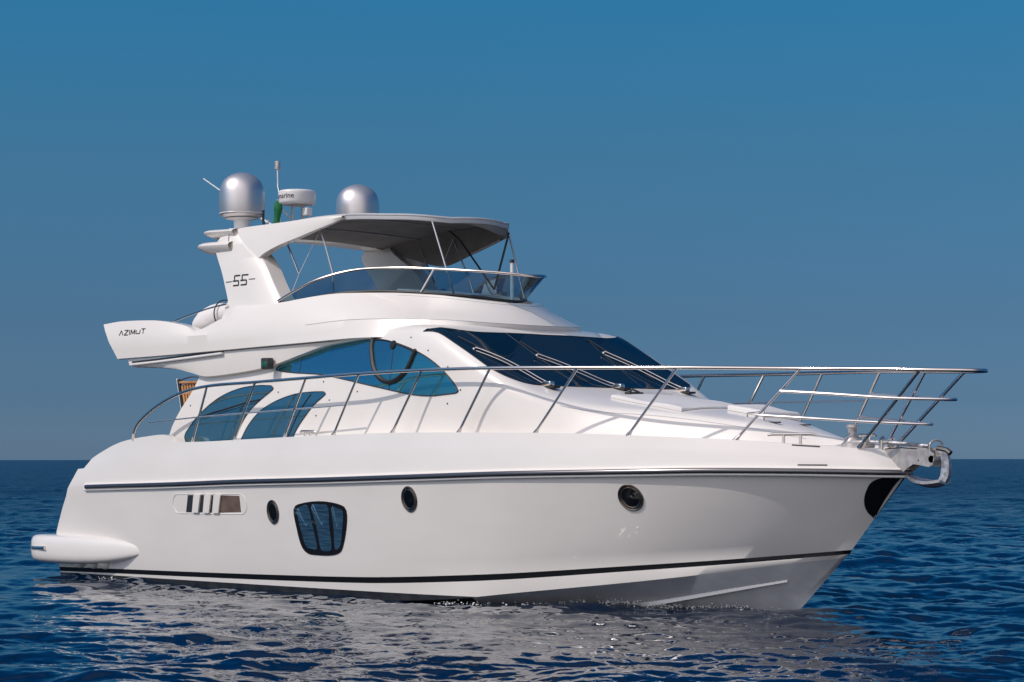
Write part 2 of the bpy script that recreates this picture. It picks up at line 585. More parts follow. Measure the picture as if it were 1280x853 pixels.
Z_CHINE = pc([(-0.1, -0.2), (6, -0.17), (8.5, -0.09), (9.5, -0.03), (10.5, 0.08), (12.75, 0.34), (14.32, 0.575), (14.66, 0.62)])

U = np.linspace(0, 1, 220)


def row(x0, x1, B, Z):
    x = x0 + (x1 - x0) * U
    y = -np.array(B(x))
    y[-1] = 0
    return np.stack([x, y, Z(x)], 1)


def lerp_row(a, b, t, p=1.0):
    r = a + (b - a) * t
    r[:, 1] = a[:, 1] + (b[:, 1] - a[:, 1]) * t ** p
    return r


r_boot = row(-0.1, 14.77, B_BOOT, Z_BOOT)
r_chine = row(-0.1, 14.66, B_CHINE, Z_CHINE)
r_low = r_boot.copy()
r_low[:, 2] -= np.interp(r_low[:, 0], [0, 8, 10, 14.7], [0.07, 0.085, 0.085, 0.05])
r_low[-1] = (14.72, 0, 0.675)
r_low[:, 1] = 0.7 * r_boot[:, 1] + 0.3 * r_chine[:, 1]
r_paint = lerp_row(r_chine, r_low, 0.0)
aft = r_chine[:, 2] < 0.01
t_ = np.clip((0.015 - r_chine[:, 2]) / np.maximum(r_low[:, 2] - r_chine[:, 2], 1e-3), 0, 0.9)
r_paint = r_chine + (r_low - r_chine) * t_[:, None]
r_keel = np.stack([-0.1 + 13.2 * U, 0 * U, -0.85 + 0 * U], 1)
r_keel[:, 2] = np.interp(U, [0, 0.8, 0.95, 1.0], [-0.75, -0.85, -0.8, -0.72])
r_bot = lerp_row(r_keel, r_chine, 0.6)
r_bot[-1] = (13.98, 0, -0.02)
r_rub = row(0.42, 15.62, B_RUB, Z_RUB)
r_rub2 = r_rub + np.array([0, 0, 0.07])
r_rub2[0, 0] = 0.485
r_rub2[1, 0] = 0.53
r_edge = row(0.93, 15.38, B_EDGE, Z_EDGE)
r_up = lerp_row(r_rub2, r_edge, 0.55)
r_up[:, 1] = r_rub2[:, 1] + (r_edge[:, 1] - r_rub2[:, 1]) * 0.4
r_up[0] = (0.70, r_up[0, 1], 1.715)
r_up2 = r_up + (r_edge - r_up) * 0.12
r_up2[0] = (0.99, r_up[0, 1], 1.73)
r_up2[1] = (1.02, r_up[1, 1], 1.735)
r_edge[0] = (0.95, r_edge[0, 1], 1.80)
mids = [lerp_row(r_boot, r_rub, t, 0.85) for t in (0.15, 0.3, 0.45, 0.6, 0.75, 0.9)]
for m_, d_ in zip(mids, (-0.08, -0.15, -0.18, -0.135, -0.085, -0.02)):      # curved counter
    m_[:, 0] += d_ * np.clip(1 - U / 0.12, 0, 1) ** 2
rows = [r_keel, r_bot, r_chine, r_paint, r_low, r_boot] + mids + [r_rub, r_rub2, r_up, r_up2, r_edge]
HG = np.array(rows)


def hull_mat(i, j):
    x = HG[i, j, 0]
    if i <= 1:
        return 3 if x < 9.4 else 1
    if i == 2:
        return 3 if HG[3, j, 2] - HG[2, j, 2] > 0.004 else 0
    if i == 4:
        return 2
    return 0


mb = MB()
mb.both(HG, fm=hull_mat)
tr_ = HG[:, 0].copy()                                   # transom
tm = tr_.copy()
tm[:, 1] *= -1
mb.grid(np.array([tr_, tr_ * [1, 0.5, 1] - [0.05, 0, 0], tm * [1, 0.5, 1] - [0.05, 0, 0], tm]))
hull = mb.build("hull", [HULLGEL, BOTTOM, BLACK, ANTIFOUL], yacht, sharp=40)
HT = tree_of(hull)

# deck: bulwark lip, side decks and foredeck; sunken cockpit aft
dz = np.interp(r_edge[:, 0], [3.3, 3.6, 5], [0.85, 0.05, 0.03])
e0 = r_edge
e1 = e0 + np.stack([0 * U, np.minimum(0.10, -e0[:, 1] * 0.5), 0 * U], 1)
e2 = e1 + np.stack([0 * U, np.minimum(0.02, -e1[:, 1] * 0.3), -dz], 1)
e3 = e2 * [1, 0.5, 1] + np.stack([0 * U, 0 * U, 0.02 + 0 * U], 1)
e4 = e2 * [1, 0.0, 1] + np.stack([0 * U, 0 * U, 0.03 + 0 * U], 1)
MB().both(np.array([e0, e1, e2, e3, e4])).build("deck", GEL, yacht)

# rubbing strake with its steel strip
i0 = int(np.argmax(r_rub[:, 0] > 0.95))


def strake(profile, rowc, name, m, start, closed=False, z_off=0.0):
    pts = rowc[start:]
    T = np.gradient(pts, axis=0)
    N = np.stack([T[:, 1], -T[:, 0], 0 * T[:, 0]], 1)
    N /= np.linalg.norm(N, axis=1, keepdims=True)
    N[-1] = (1, 0, 0)
    N[-2] = (0.92, -0.39, 0)
    G = np.array([pts + N * a + np.array([0, 0, b + z_off]) for a, b in profile])
    b_ = MB().both(G)
    return b_, G, name, m


b_, G, *_ = strake([(-0.01, -0.056), (0.024, -0.060), (0.036, -0.048), (0.036, 0.042), (0.024, 0.058), (-0.01, 0.068)], r_rub, '', None, i0)
for g in (G[:, 0], G[:, 0] * [1, -1, 1]):
    b_.add(g, [tuple(range(len(g)))])
rub = b_.build("rub_rail", GEL, yacht)
b_, G, *_ = strake([(0.03, -0.020), (0.046, -0.028), (0.060, -0.016), (0.066, 0.006), (0.060, 0.026), (0.046, 0.038), (0.03, 0.030)], r_rub, '', None, i0 + 1)
for g in (G[:, 0], G[:, 0] * [1, -1, 1]):
    b_.add(g, [tuple(range(len(g)))])
b_.build("steel_strip", STRIP, rub)

# spray rails on the forward bottom
for side in (-1, 1):
    mb = MB()
    P = []
    for x, z in ((11.55, -0.11), (11.9, -0.05), (12.55, 0.06), (13.1, 0.16), (13.55, 0.245), (13.95, 0.32)):
        h, n = side_hit(HT, x, z, side)
        P.append((h, n))
    P0 = spline([h for h, n in P], 30)
    N0 = resample([n for h, n in P], 30)
    w_ = np.linspace(0.055, 0.012, 30)[:, None]
    mb.grid(np.array([P0 - N0 * 0.01 + [0, 0, 0.035], P0 + N0 * w_ + [0, 0, 0.012], P0 + N0 * w_ - [0, 0, 0.012], P0 - N0 * 0.01 - [0, 0, 0.02]]))
    mb.build("spray_rail", HULLGEL, hull)

# ------------------------------------------------------------------ deckhouse
W_BASE = pc([(2.7, 1.90), (5, 1.95), (8, 1.98), (9, 2.02), (10.3, 1.96), (11.2, 1.70), (12.3, 1.26), (13.3, 0.87), (14.2, 0.46), (14.75, 0.12), (14.95, 0.0)])
W_SH = pc([(2.7, 1.72), (7.5, 1.71), (8.3, 1.79), (8.75, 1.88), (9.5, 1.93), (10.3, 1.90), (10.8, 1.77), (11.5, 1.42), (12.5, 0.98), (13.5, 0.62), (14.3, 0.26), (14.95, 0.0)])
Z_SH = pc([(2.7, 3.72), (8.3, 3.76), (8.75, 3.72), (9.0, 3.67), (9.45, 3.46), (9.9, 3.23), (10.3, 3.02), (10.6, 2.86), (11.0, 2.68), (11.5, 2.56), (12.5, 2.47), (13.5, 2.33), (14.3, 2.17), (14.95, 2.03)])
Z_C = pc([(2.7, 3.8), (8.5, 3.78), (8.9, 3.76), (9.15, 3.70), (9.3, 3.62), (9.62, 3.42), (10.0, 3.19), (10.4, 2.955), (10.58, 2.865), (10.75, 2.82), (11.2, 2.74), (12, 2.62), (13, 2.47), (13.7, 2.35), (14.3, 2.20), (14.95, 2.03)])
X_AFT = pc([(2.1, 2.72), (2.3, 2.80), (2.6, 3.02), (2.95, 3.36), (3.2, 3.5), (3.8, 3.6)])


def z_deck(x):
    return np.interp(x, r_edge[:, 0], r_edge[:, 2]) - 0.05


def house_section(x, n_side=12, n_top=14):
    wb, ws, zs, zc = float(W_BASE(x)), float(W_SH(x)), float(Z_SH(x)), float(Z_C(x))
    zd = float(z_deck(x)) if x > 3.6 else float(z_deck(3.7))
    pts = []
    for t in np.linspace(0, 1, n_side):
        y = wb + (ws - wb) * t + 0.05 * min(1, (zs - zd)) * math.sin(math.pi * t) * (ws > 0.05)
        pts.append((x, -y, zd + (zs - zd) * t))
    for t in np.linspace(0, 1, n_top)[1:]:
        y = ws * (1 - t)
        pts.append((x, -y, zs + (zc - zs) * (1 - (1 - t) ** 2.2)))
    return np.array(pts)


xs = np.concatenate([np.linspace(2.7, 8.2, 36), np.linspace(8.3, 11, 50), np.linspace(11.1, 14.95, 45)])
S = np.array([house_section(x) for x in xs])
for i, x in enumerate(xs):                                # raked after edge of the cabin sides
    if x < 8.2:
        t = (x - 2.7) / (8.2 - 2.7)
        xa = X_AFT(S[i, :, 2])
        S[i, :, 0] = xa + (8.2 - xa) * t
# soften the corner between side and top
for _ in range(2):
    S[:, 10:14] = 0.25 * S[:, 9:13] + 0.5 * S[:, 10:14] + 0.25 * S[:, 11:15]
mb = MB().both(S)
mb.both(np.array([S[0] + [0.02, 0, 0], S[0] * [1, 0.93, 1] + [0.15, 0, 0], S[0] * [1, 0.9, 1] + [0.6, 0, 0]]))
house = mb.build("deckhouse", GEL, yacht, sharp=50)
CT = tree_of(house)

# ------------------------------------------------------------------ flybridge shell


def ring(xa, xn, w, z, n=110):
    t = np.linspace(0, 1, n)
    x = xa + (xn - xa) * (1 - (1 - t) ** 1.6)
    return np.stack([x, -w(x) * (1.0 if True else 1), z(x)], 1)


def nose(w_pts, xn):
    """Half width that runs straight and closes round to zero at xn."""
    f = pc(w_pts)

    def g(x):
        x = np.asarray(x, float)
        x0 = w_pts[-1][0]
        w0 = w_pts[-1][1]
        q = np.clip((x - x0) / (xn - x0), 0, 1)
        return np.where(x <= x0, f(x), w0 * np.sqrt(np.maximum(1 - q * q, 0)))
    return g


f_lip = ring(1.50, 9.08, nose([(1.5, 2.0), (5, 2.0), (6.3, 1.96), (7.4, 1.84), (8.2, 1.60), (8.4, 1.46)], 9.08), pc([(1.5, 3.48), (3, 3.50), (5, 3.54), (6.3, 3.57), (7.4, 3.60), (8.5, 3.60), (9.4, 3.58)]))
f_mid = ring(1.28, 9.20, nose([(1.3, 2.02), (5, 2.0), (6.3, 1.92), (7.2, 1.80), (8.0, 1.56), (8.3, 1.42)], 9.20), pc([(1.28, 3.76), (5, 3.78), (6.3, 3.83), (7.2, 3.87), (8.5, 3.83), (9.36, 3.745)]))
f_sh = ring(1.14, 8.98, nose([(1.1, 2.0), (3, 1.97), (4, 1.92), (5.4, 1.87), (6.6, 1.66), (7.5, 1.30), (8.0, 1.0)], 8.98), pc([(1.1, 3.95), (2.78, 3.93), (3.5, 3.85), (4.3, 4.03), (5.3, 4.08), (6.7, 4.16), (7.5, 4.13), (8.2, 4.06), (8.98, 3.96)]))
f_top = ring(1.06, 8.75, nose([(1.06, 1.97), (3, 1.93), (4, 1.86), (5.4, 1.79), (6.6, 1.52), (7.2, 1.24), (7.9, 0.90)], 8.75), pc([(1.06, 4.05), (1.57, 4.08), (2.4, 4.06), (2.78, 4.02), (3.2, 3.95), (3.6, 3.84), (4.0, 3.9), (4.4, 4.17), (5.3, 4.19), (6.6, 4.29), (7.2, 4.28), (7.9, 4.23), (8.3, 4.18), (8.75, 4.10)]))
f_in = f_top * [1, 0.9, 1]
f_in[:, 0] -= np.clip((f_in[:, 0] - 8) * 0.14, 0, 1)
f_fl = f_in.copy()
f_fl[:, 2] = 3.74
f_c = f_fl * [1, 0, 1]
f_un = f_lip * [1, 0.965, 1] - [0, 0, 0.012]
f_un[:, 0] = np.minimum(f_un[:, 0], 9.3)
f_s1 = f_un.copy()
mb = MB()
FG = np.array([f_un, f_lip, lerp_row(f_lip, f_mid, 0.5), f_mid, lerp_row(f_mid, f_sh, 0.5), f_sh, f_top, f_in, f_fl, f_c])
mb.both(FG)
mb.add(FG[:, 0], [tuple(range(len(FG)))])
mb.add(FG[:, 0] * [1, -1, 1], [tuple(range(len(FG)))])
fly = mb.build("flybridge", GEL, yacht, sharp=30)
FT = tree_of(fly)

for rg_, off, x0 in ((f_mid, 0.0, 6.2), (lerp_row(f_sh, f_top, 0.75) if False else f_sh + (f_top - f_sh) * 0.75, 0.0, 7.4)):
    P = rg_[rg_[:, 0] > x0]
    P = np.vstack([P, P[::-1][1:] * [1, -1, 1]])
    MB().tube(P, 0.0045, 6).build("shell_seam", TRIMGREY, fly)

# soffit moulding under the flybridge wings
x = np.linspace(1.72, 7.6, 80)
s1 = np.stack([x, -np.interp(x, [1.7, 5, 6.3, 7.6], [1.95, 1.95, 1.92, 1.78]), np.interp(x, f_lip[:, 0], f_lip[:, 2]) - 0.02], 1)
s2 = np.stack([x + 0.04, -np.interp(x, [1.7, 5, 6.3, 7.6], [1.95, 1.95, 1.91, 1.76]), pc([(1.7, 3.37), (2.9, 3.34), (3.6, 3.31), (5, 3.42), (6.3, 3.54), (7.6, 3.62)])(x)], 1)
s3 = np.stack([x + 0.08, -np.interp(x, [1.7, 3.5, 5, 6.3, 7.6], [1.93, 1.92, 1.92, 1.89, 1.74]), pc([(1.7, 3.35), (2.2, 3.33), (2.9, 3.28), (3.3, 3.21), (3.7, 3.14), (4.4, 3.17), (5.2, 3.24), (6.0, 3.40), (6.6, 3.52), (7.6, 3.60)])(x)], 1)
s4 = s3 * [1, 0.94, 1] + [0, 0, -0.015]
s5 = s3 * [1, 0, 1]
mb = MB().both(np.array([s1 * [1, 0.9, 1], s1, s2, s3, s4, s5]))
e = np.array([s1[0] * [1, 0.9, 1], s1[0], s2[0], s3[0], s5[0], s1[0] * [1, 0, 1]])
mb.add(e, [tuple(range(6))])
mb.add(e * [1, -1, 1], [tuple(range(6))])
soffit = mb.build("soffit", GEL, fly, sharp=30)

# ------------------------------------------------------------------ windows of the deckhouse (both sides)
BIG_TOP = [(5.432, 3.205), (5.632, 3.337), (6.014, 3.468), (6.453, 3.547), (6.892, 3.601), (7.34, 3.607), (7.815, 3.554), (8.348, 3.453), (8.854, 3.312), (9.215, 3.146), (9.511, 2.942), (9.645, 2.81), (9.66, 2.785)]
BIG_BOT = [(5.432, 3.195), (5.56, 3.172), (5.914, 3.139), (6.489, 3.10), (7.061, 3.016), (7.62, 2.922), (8.194, 2.83), (8.667, 2.763), (9.1, 2.733), (9.423, 2.748), (9.58, 2.758), (9.64, 2.766), (9.66, 2.783)]
SAIL_A = [(3.27, 2.10), (3.21, 2.22), (3.36, 2.39), (3.65, 2.60), (4.08, 2.81), (4.57, 2.935), (5.06, 2.972), (5.36, 2.962), (5.42, 2.92), (5.36, 2.875), (5.19, 2.787), (4.92, 2.624), (4.71, 2.422), (4.51, 2.10)]
SAIL_B = [(4.66, 2.10), (4.86, 2.361), (5.13, 2.573), (5.5, 2.722), (5.95, 2.82), (6.4, 2.848), (6.63, 2.845), (6.68, 2.815), (6.62, 2.77), (6.45, 2.67), (6.25, 2.498), (6.06, 2.301), (5.93, 2.10)]
GASKET_U = [(7.57, 3.58), (7.577, 3.48), (7.63, 3.332), (7.737, 3.135), (7.919, 2.994), (8.138, 2.943), (8.356, 2.994), (8.562, 3.133), (8.677, 3.318), (8.72, 3.375)]


def edge_tube(mbx, tree, pts, r, off, side, n=90, closed=False, mi=0):
    P = spline([(p[0], 0, p[1]) for p in pts], n, closed)
    Q = []
    for p in P:
        h, nn = side_hit(tree, p[0], p[2], side)
        Q.append(h + nn * off)
    mbx.tube(Q, r, 6, closed=closed, mi=mi)


for side in (-1, 1):
    mb = MB()
    skin_plate(mb, CT, strip_grid(BIG_BOT, BIG_TOP, 70, 9), 0.006, 'side', side)
    w = mb.build("side_window", SIDEGLASS, yacht)
    mb = MB()
    edge_tube(mb, CT, BIG_TOP, 0.010, 0.006, side)
    edge_tube(mb, CT, BIG_BOT, 0.008, 0.006, side)
    mb.build("window_seal", RUBBER, w)
    mb = MB()
    edge_tube(mb, CT, GASKET_U, 0.036, 0.012, side)
    edge_tube(mb, CT, [(7.58, 3.565), (7.9, 3.54), (8.35, 3.44), (8.70, 3.345)], 0.012, 0.010, side)
    mb.build("opening_pane_gasket", RUBBER, w)
    mb = MB()
    edge_tube(mb, CT, [(8.12, 3.42), (8.13, 3.2), (8.14, 2.84)], 0.005, 0.008, side, 30)
    mb.build("pane_joint", RUBBER, w)
    mb = MB()
    edge_tube(mb, CT, [(6.02, 3.46), (6.01, 3.3), (6.0, 3.14)], 0.004, 0.008, side, 20)
    mb.build("pane_joint", RUBBER, w)
    mb = MB()
    h, n = side_hit(CT, 8.10, 3.47, side)
    mb.lathe([(0.0, 0.03), (0.055, 0.03), (0.065, 0.015), (0.065, 0)], h, 20, n)
    mb.build("window_latch", RUBBER, w)
    for outline, c in ((SAIL_A, (4.3, 2.45)), (SAIL_B, (5.6, 2.5))):
        mb = MB()
        k = len(outline) // 2 + 1
        left, right = outline[:8] if outline is SAIL_A else outline[:7], (outline[7:] if outline is SAIL_A else outline[6:])[::-1]
        skin_plate(mb, CT, strip_grid(left, right, 46, 8), 0.006, 'side', side)
        w2 = mb.build("saloon_window", SAILGLASS, yacht)
        mb = MB()
        edge_tube(mb, CT, left, 0.007, 0.006, side)
        edge_tube(mb, CT, right, 0.007, 0.006, side)
        mb.build("window_seal", RUBBER, w2)
        mb = MB()
        if outline is SAIL_A:
            edge_tube(mb, CT, [(3.62, 2.52), (4.2, 2.62), (4.8, 2.72), (5.12, 2.76)], 0.014, 0.004, side, 40)
            mb.build("glazing_bar", RUBBER, w2)
            mb = MB()
            edge_tube(mb, CT, [(3.72, 2.49), (4.3, 2.60), (5.05, 2.72)], 0.006, 0.006, side, 40)
        else:
            edge_tube(mb, CT, [(5.85, 2.18), (6.1, 2.55), (6.35, 2.82)], 0.012, 0.004, side, 40)
        mb.build("glazing_bar", RUBBER, w2)

# windshield, wrapping round the front
xt = pc([(0, 9.30), (1.2, 9.25), (1.5, 9.18), (1.7, 9.05), (1.82, 8.89), (1.865, 8.76)])
xb = pc([(0, 10.65), (1.0, 10.63), (1.5, 10.60), (1.68, 10.51), (1.80, 10.34), (1.865, 10.12)])
cols = np.concatenate([np.linspace(-1.86, -1.5, 22), np.linspace(-1.45, 1.45, 40), np.linspace(1.5, 1.73, 16)])
WG = np.array([[(xt(abs(y)) + (xb(abs(y)) - xt(abs(y))) * t, y) for y in cols] for t in np.linspace(0, 1, 14)])
mb = MB()
WT = skin_plate(mb, CT, WG, 0.006, 'top')
wind = mb.build("windshield", WSHIELD, yacht)
for y in (-0.62, 0.62):
    P = [top_hit(CT, xt(abs(y)) - 0.02 + (xb(abs(y)) + 0.02 - xt(abs(y))) * t, y * (1.25 - 0.25 * t)) for t in np.linspace(0, 1, 20)]
    MB().tube([h + n * 0.005 for h, n in P], 0.0035, 6).build("glazing_bar", RUBBER, wind)
mb = MB()
loop = np.vstack([WT[0], WT[1:, -1], WT[-1][::-1][1:], WT[:, 0][::-1][1:-1]])
mb.tube(loop, 0.007, 6, closed=True)
mb.build("window_seal", RUBBER, wind)

WIPERS = [((10.62, -1.30), (9.70, -1.76)), ((10.68, 0.0), (9.86, -0.75)), ((10.70, 1.30), (9.72, 0.72))]
for (bx, by), (tx, ty) in WIPERS:
    mb = MB()
    P = []
    for t in np.linspace(0, 1, 16):
        h, n = top_hit(CT, bx + (tx - bx) * t, by + (ty - by) * t)
        P.append(np.array(h + n * (0.034 + 0.03 * math.sin(math.pi * t))))
    P = np.array(P)
    d = np.cross(P[-1] - P[0], (0, 0, 1.0))
    d /= np.linalg.norm(d)
    nn_ = np.array(n)
    mb.tube(P + nn_ * 0.022, 0.009, 8)
    mb.tube(P - nn_ * 0.022, 0.008, 8)
    h, n = top_hit(CT, bx + 0.03, by)
    mb.box(np.array(h + n * 0.04), (0.16, 0.09, 0.07), None, bev=0.015)
    mb.tube([P[-1] + d * 0.05, P[-1] - d * 0.05], 0.014, 8)
    wp = mb.build("wiper", STEEL, wind)
    mb = MB()
    Q = []
    for t in np.linspace(-0.5, 0.55, 14):
        y = ty + 0.32 * t + 0.18
        x = tx + 0.95 * t + 0.12
        h, n = top_hit(CT, x, max(-1.80, min(1.80, y)))
        Q.append(np.array(h + n * 0.025))
    mb.tube(Q, 0.007, 6)
    mb.build("wiper_blade", RUBBER, wp)
    mb = MB()
    h, n = top_hit(CT, bx + 0.08, by)
    mb.box(np.array(h + n * 0.008), (0.26, 0.14, 0.03), None, bev=0.008)
    mb.build("wiper_base", RUBBER, wp)

# rows of snap fasteners for the window covers
for side in (-1, 1):
    mb = MB()
    for x, z in [(5.33, 3.34), (6.05, 3.62), (6.9, 3.70), (7.75, 3.69), (8.52, 3.56), (8.98, 3.36), (9.42, 3.12), (9.70, 2.80), (9.45, 2.62), (8.6, 2.68), (7.4, 2.83), (6.6, 2.99), (5.9, 3.06), (5.55, 2.86), (4.3, 3.02), (6.78, 2.72), (6.5, 2.5), (3.32, 2.7)]:
        h, n = side_hit(CT, x, z, side)
        MB().lathe([(0.0, 0.010), (0.010, 0.008), (0.013, 0.0)], h, 8, n).build("cover_stud", PLASTIC, house)

# side navigation light in its dark housing
for side, lens in ((-1, NAVGREEN), (1, PLASTIC)):
    h, n = Vector((5.42, side * 1.97, 3.285)), Vector((0, side, 0))
    nl = MB().box(np.array(h + n * 0.03), (0.17, 0.12, 0.17), None, bev=0.02).build("navigation_light", PLASTIC, yacht)
    MB().box(np.array(h + n * 0.07) + [0.015, 0, -0.01], (0.11, 0.07, 0.085), None, bev=0.02).build("lens", lens, nl)

# ------------------------------------------------------------------ hull openings
HW = [(6.455, 1.142), (6.50, 1.195), (6.68, 1.24), (7.08, 1.272), (7.48, 1.235), (7.62, 1.185), (7.645, 1.10), (7.60, 0.898), (7.50, 0.669), (7.42, 0.56), (7.25, 0.508), (6.93, 0.495), (6.65, 0.522), (6.55, 0.61), (6.48, 0.876)]
PANES = [[(6.53, 1.15), (6.62, 1.185), (6.785, 1.21), (6.86, 0.90), (6.90, 0.585), (6.79, 0.585), (6.66, 0.62), (6.58, 0.88)],
         [(6.88, 1.215), (7.08, 1.225), (7.24, 1.21), (7.235, 0.9), (7.215, 0.575), (7.1, 0.56), (7.0, 0.57), (6.95, 0.9)],
         [(7.33, 1.20), (7.46, 1.175), (7.565, 1.14), (7.52, 0.9), (7.44, 0.66), (7.37, 0.59), (7.31, 0.585), (7.33, 0.9)]]
for side in (-1, 1):
    mb = MB()
    skin_plate(mb, HT, rings_grid(spline([(a, 0, b) for a, b in HW], 48, True)[:, [0, 2]], 48), 0.008, 'side', side)
    hw = mb.build("hull_window", BLACK, yacht)
    for p in PANES:
        mb = MB()
        skin_plate(mb, HT, rings_grid(spline([(a, 0, b) for a, b in p], 32, True)[:, [0, 2]], 32, 5), 0.013, 'side', side, depth=0.012)
        mb.build("window_pane", HULLGLASS, hw)
    for cx, cz, ax, az in ((5.965, 1.10, 0.125, 0.165), (8.975, 1.322, 0.135, 0.165), (12.50, 1.375, 0.155, 0.160)):
        th = np.linspace(0, 2 * math.pi, 36, endpoint=False)
        mb = MB()
        O = np.stack([cx + ax * np.cos(th), cz + az * np.sin(th)], 1)
        edge_pts = []
        for a in O:
            h, n = side_hit(HT, a[0], a[1], side)
            edge_pts.append(h + n * 0.004)
        mb.tube(edge_pts, 0.014, 8, closed=True)
        O2 = np.stack([cx + ax * 0.80 * np.cos(th), cz + az * 0.80 * np.sin(th)], 1)
        mb.tube([side_hit(HT, a[0], a[1], side)[0] + side_hit(HT, a[0], a[1], side)[1] * 0.003 for a in O2], 0.010, 8, closed=True)
        ph = mb.build("porthole", BRONZE, yacht)
        mb = MB()
        skin_plate(mb, HT, rings_grid(O, 36, 4), 0.006, 'side', side, depth=0.02)
        mb.build("porthole_glass", PORTGLASS, ph)
    # engine-room air intake: rimmed stadium, flat throat plates coloured as shaded and lit recess, three slanted white vanes
    th = np.linspace(-math.pi / 2, math.pi / 2, 14)
    V0 = [(5.20 + 0.155 * math.cos(a), 1.205 + 0.15 * math.sin(a)) for a in th] + [(3.60 - 0.14 * math.cos(a), 1.19 - 0.145 * math.sin(a)) for a in th]
    mb = MB()
    rim = [side_hit(HT, a[0], a[1], side) for a in resample(V0 + V0[:1], 80)[:-1]]
    mb.tube([h + n * 0.001 for h, n in rim], 0.006, 6, closed=True)
    vent = mb.build("air_intake", GEL, yacht)
    mb = MB()
    skin_plate(mb, HT, strip_grid([(3.79, 1.065), (4.3, 1.068), (4.64, 1.07)], [(3.88, 1.325), (4.3, 1.330), (4.72, 1.332)], 20, 5), 0.004, 'side', side, depth=0.02)
    mb.build("painted_throat", PLASTIC, vent)
    mb = MB()
    skin_plate(mb, HT, strip_grid([(4.58, 1.07), (5.19, 1.09)], [(4.66, 1.332), (5.19, 1.328)], 16, 5), 0.005, 'side', side, depth=0.02)
    mb.build("painted_throat", INTERIOR, vent)
    for x0 in (3.98, 4.26, 4.50):
        mb = MB()
        T_ = skin_plate(mb, HT, strip_grid([(x0, 1.064), (x0 + 0.075, 1.064), (x0 + 0.15, 1.064)], [(x0 + 0.085, 1.337), (x0 + 0.17, 1.337), (x0 + 0.255, 1.337)], 6, 8, False), 0.03, 'side', side, depth=0.03)
        mb.build("intake_vane", GEL, vent)

    # stemhead chafe plate, black
    mb = MB()
    skin_plate(mb, HT, strip_grid([(15.57, 1.63), (15.43, 1.465), (15.32, 1.34), (15.21, 1.215), (15.13, 1.125)], [(15.44, 1.64), (15.31, 1.585), (15.205, 1.465), (15.13, 1.33), (15.105, 1.21), (15.12, 1.13)], 24, 8), 0.006, 'side', side, depth=0.004)
    mb.build("chafe_plate", BLACK, yacht)
    # scuppers: narrow dark slots in the bulwark
    for (x0, z0), (x1, z1) in (((14.49, 2.037), (14.79, 2.015)), ((14.603, 1.79), (14.915, 1.787))):
        mb = MB()
        skin_plate(mb, HT, strip_grid([(x0, z0 - 0.008), (x1, z1 - 0.008)], [(x0, z0 + 0.008), (x1, z1 + 0.008)], 12, 3, False), 0.004, 'side', side, depth=0.02)
        mb.build("scupper", PLASTIC, yacht)

# ------------------------------------------------------------------ swim platform with its side sponsons
xs_ = np.array([-0.62, -0.61, -0.57, -0.48, -0.30, 0.0, 0.4, 0.85, 1.3, 1.7, 2.0, 2.32, 2.6, 2.80])
pr = np.array([0.10, 0.18, 0.22, 0.25, 0.27, 0.28, 0.285, 0.28, 0.265, 0.235, 0.19, 0.12, 0.05, 0.005])
zt = np.array([0.56, 0.60, 0.625, 0.635, 0.64, 0.64, 0.64, 0.635, 0.62, 0.60, 0.575, 0.535, 0.49, 0.45])
zb = np.array([0.26, 0.22, 0.195, 0.18, 0.17, 0.165, 0.165, 0.17, 0.19, 0.225, 0.27, 0.335, 0.40, 0.44])
mb = MB()
for side in (-1, 1):
    G = []
    for x, p, a, b in zip(xs_, pr, zt, zb):
        yb = 2.10
        th = np.linspace(-math.pi / 2, math.pi / 2, 17)
        c, h = (a + b) / 2, (a - b) / 2
        sec = [(x, side * (yb + p * np.sign(math.cos(t)) * abs(math.cos(t)) ** 0.42), c + h * np.sign(math.sin(t)) * abs(math.sin(t)) ** 0.65) for t in th]
        sec = [(x, side * (yb - 0.25), b)] + sec + [(x, side * (yb - 0.25), a)]
        G.append(sec)
    G = np.array(G)
    mb.grid(G)
    mb.add(G[0], [tuple(range(G.shape[1]))])
mb.box((-0.22, 0, 0.47), (0.76, 4.1, 0.30), None, bev=0.04)
plat = mb.build("swim_platform", HULLGEL, yacht, sharp=50)
mb = MB()
for side in (-1, 1):
    MB().tube([(-0.60, side * 2.27, 0.41), (-0.45, side * 2.35, 0.412), (-0.2, side * 2.38, 0.415), (-0.02, side * 2.385, 0.415)], [0.030, 0.030, 0.030, 0.036], 10).build("bumper_strip", STEEL, plat)
MB().tube([(-0.62, y, 0.41) for y in np.linspace(-2.2, 2.2, 12)], 0.03, 10).build("bumper_strip", STEEL, plat)
for side in (-1, 1):
    for x in (0.62, 1.02, 1.36):
        mb = MB()
        mb.lathe([(0.0, 0.0), (0.05, 0.012), (0.10, 0.04), (0.14, 0.09), (0.16, 0.14)], (x, side * 2.13, 0.10), 18, (0, 0, 1))
        mb.build("exhaust_cowl", GEL, plat)

# flybridge wing: slot with its steel handrail
for side in (-1, 1):
    P = [(x, side * 1.952, z) for x, z in ((1.84, 3.395), (2.6, 3.42), (3.4, 3.455), (4.28, 3.495))]
    mb = MB()
    mb.grid(np.array([[(p[0], p[1] - side * 0.002 + side * 0.006, p[2] + dz_) for p in P] for dz_ in (-0.035, 0.035)]))
    sl = mb.build("wing_slot", PLASTIC, fly)
    mb = MB()
    mb.tube([(p[0], p[1] + side * 0.03, p[2] - 0.02) for p in P], 0.022, 10)
    for p in P:
        mb.tube([(p[0], p[1] - side * 0.01, p[2] - 0.02), (p[0], p[1] + side * 0.03, p[2] - 0.02)], 0.012, 8)
    mb.build("wing_handrail", RADOME, sl)

# ------------------------------------------------------------------ radar arch
def arch_y(z):
    return 1.80 - 0.16 * (z - 4.1)


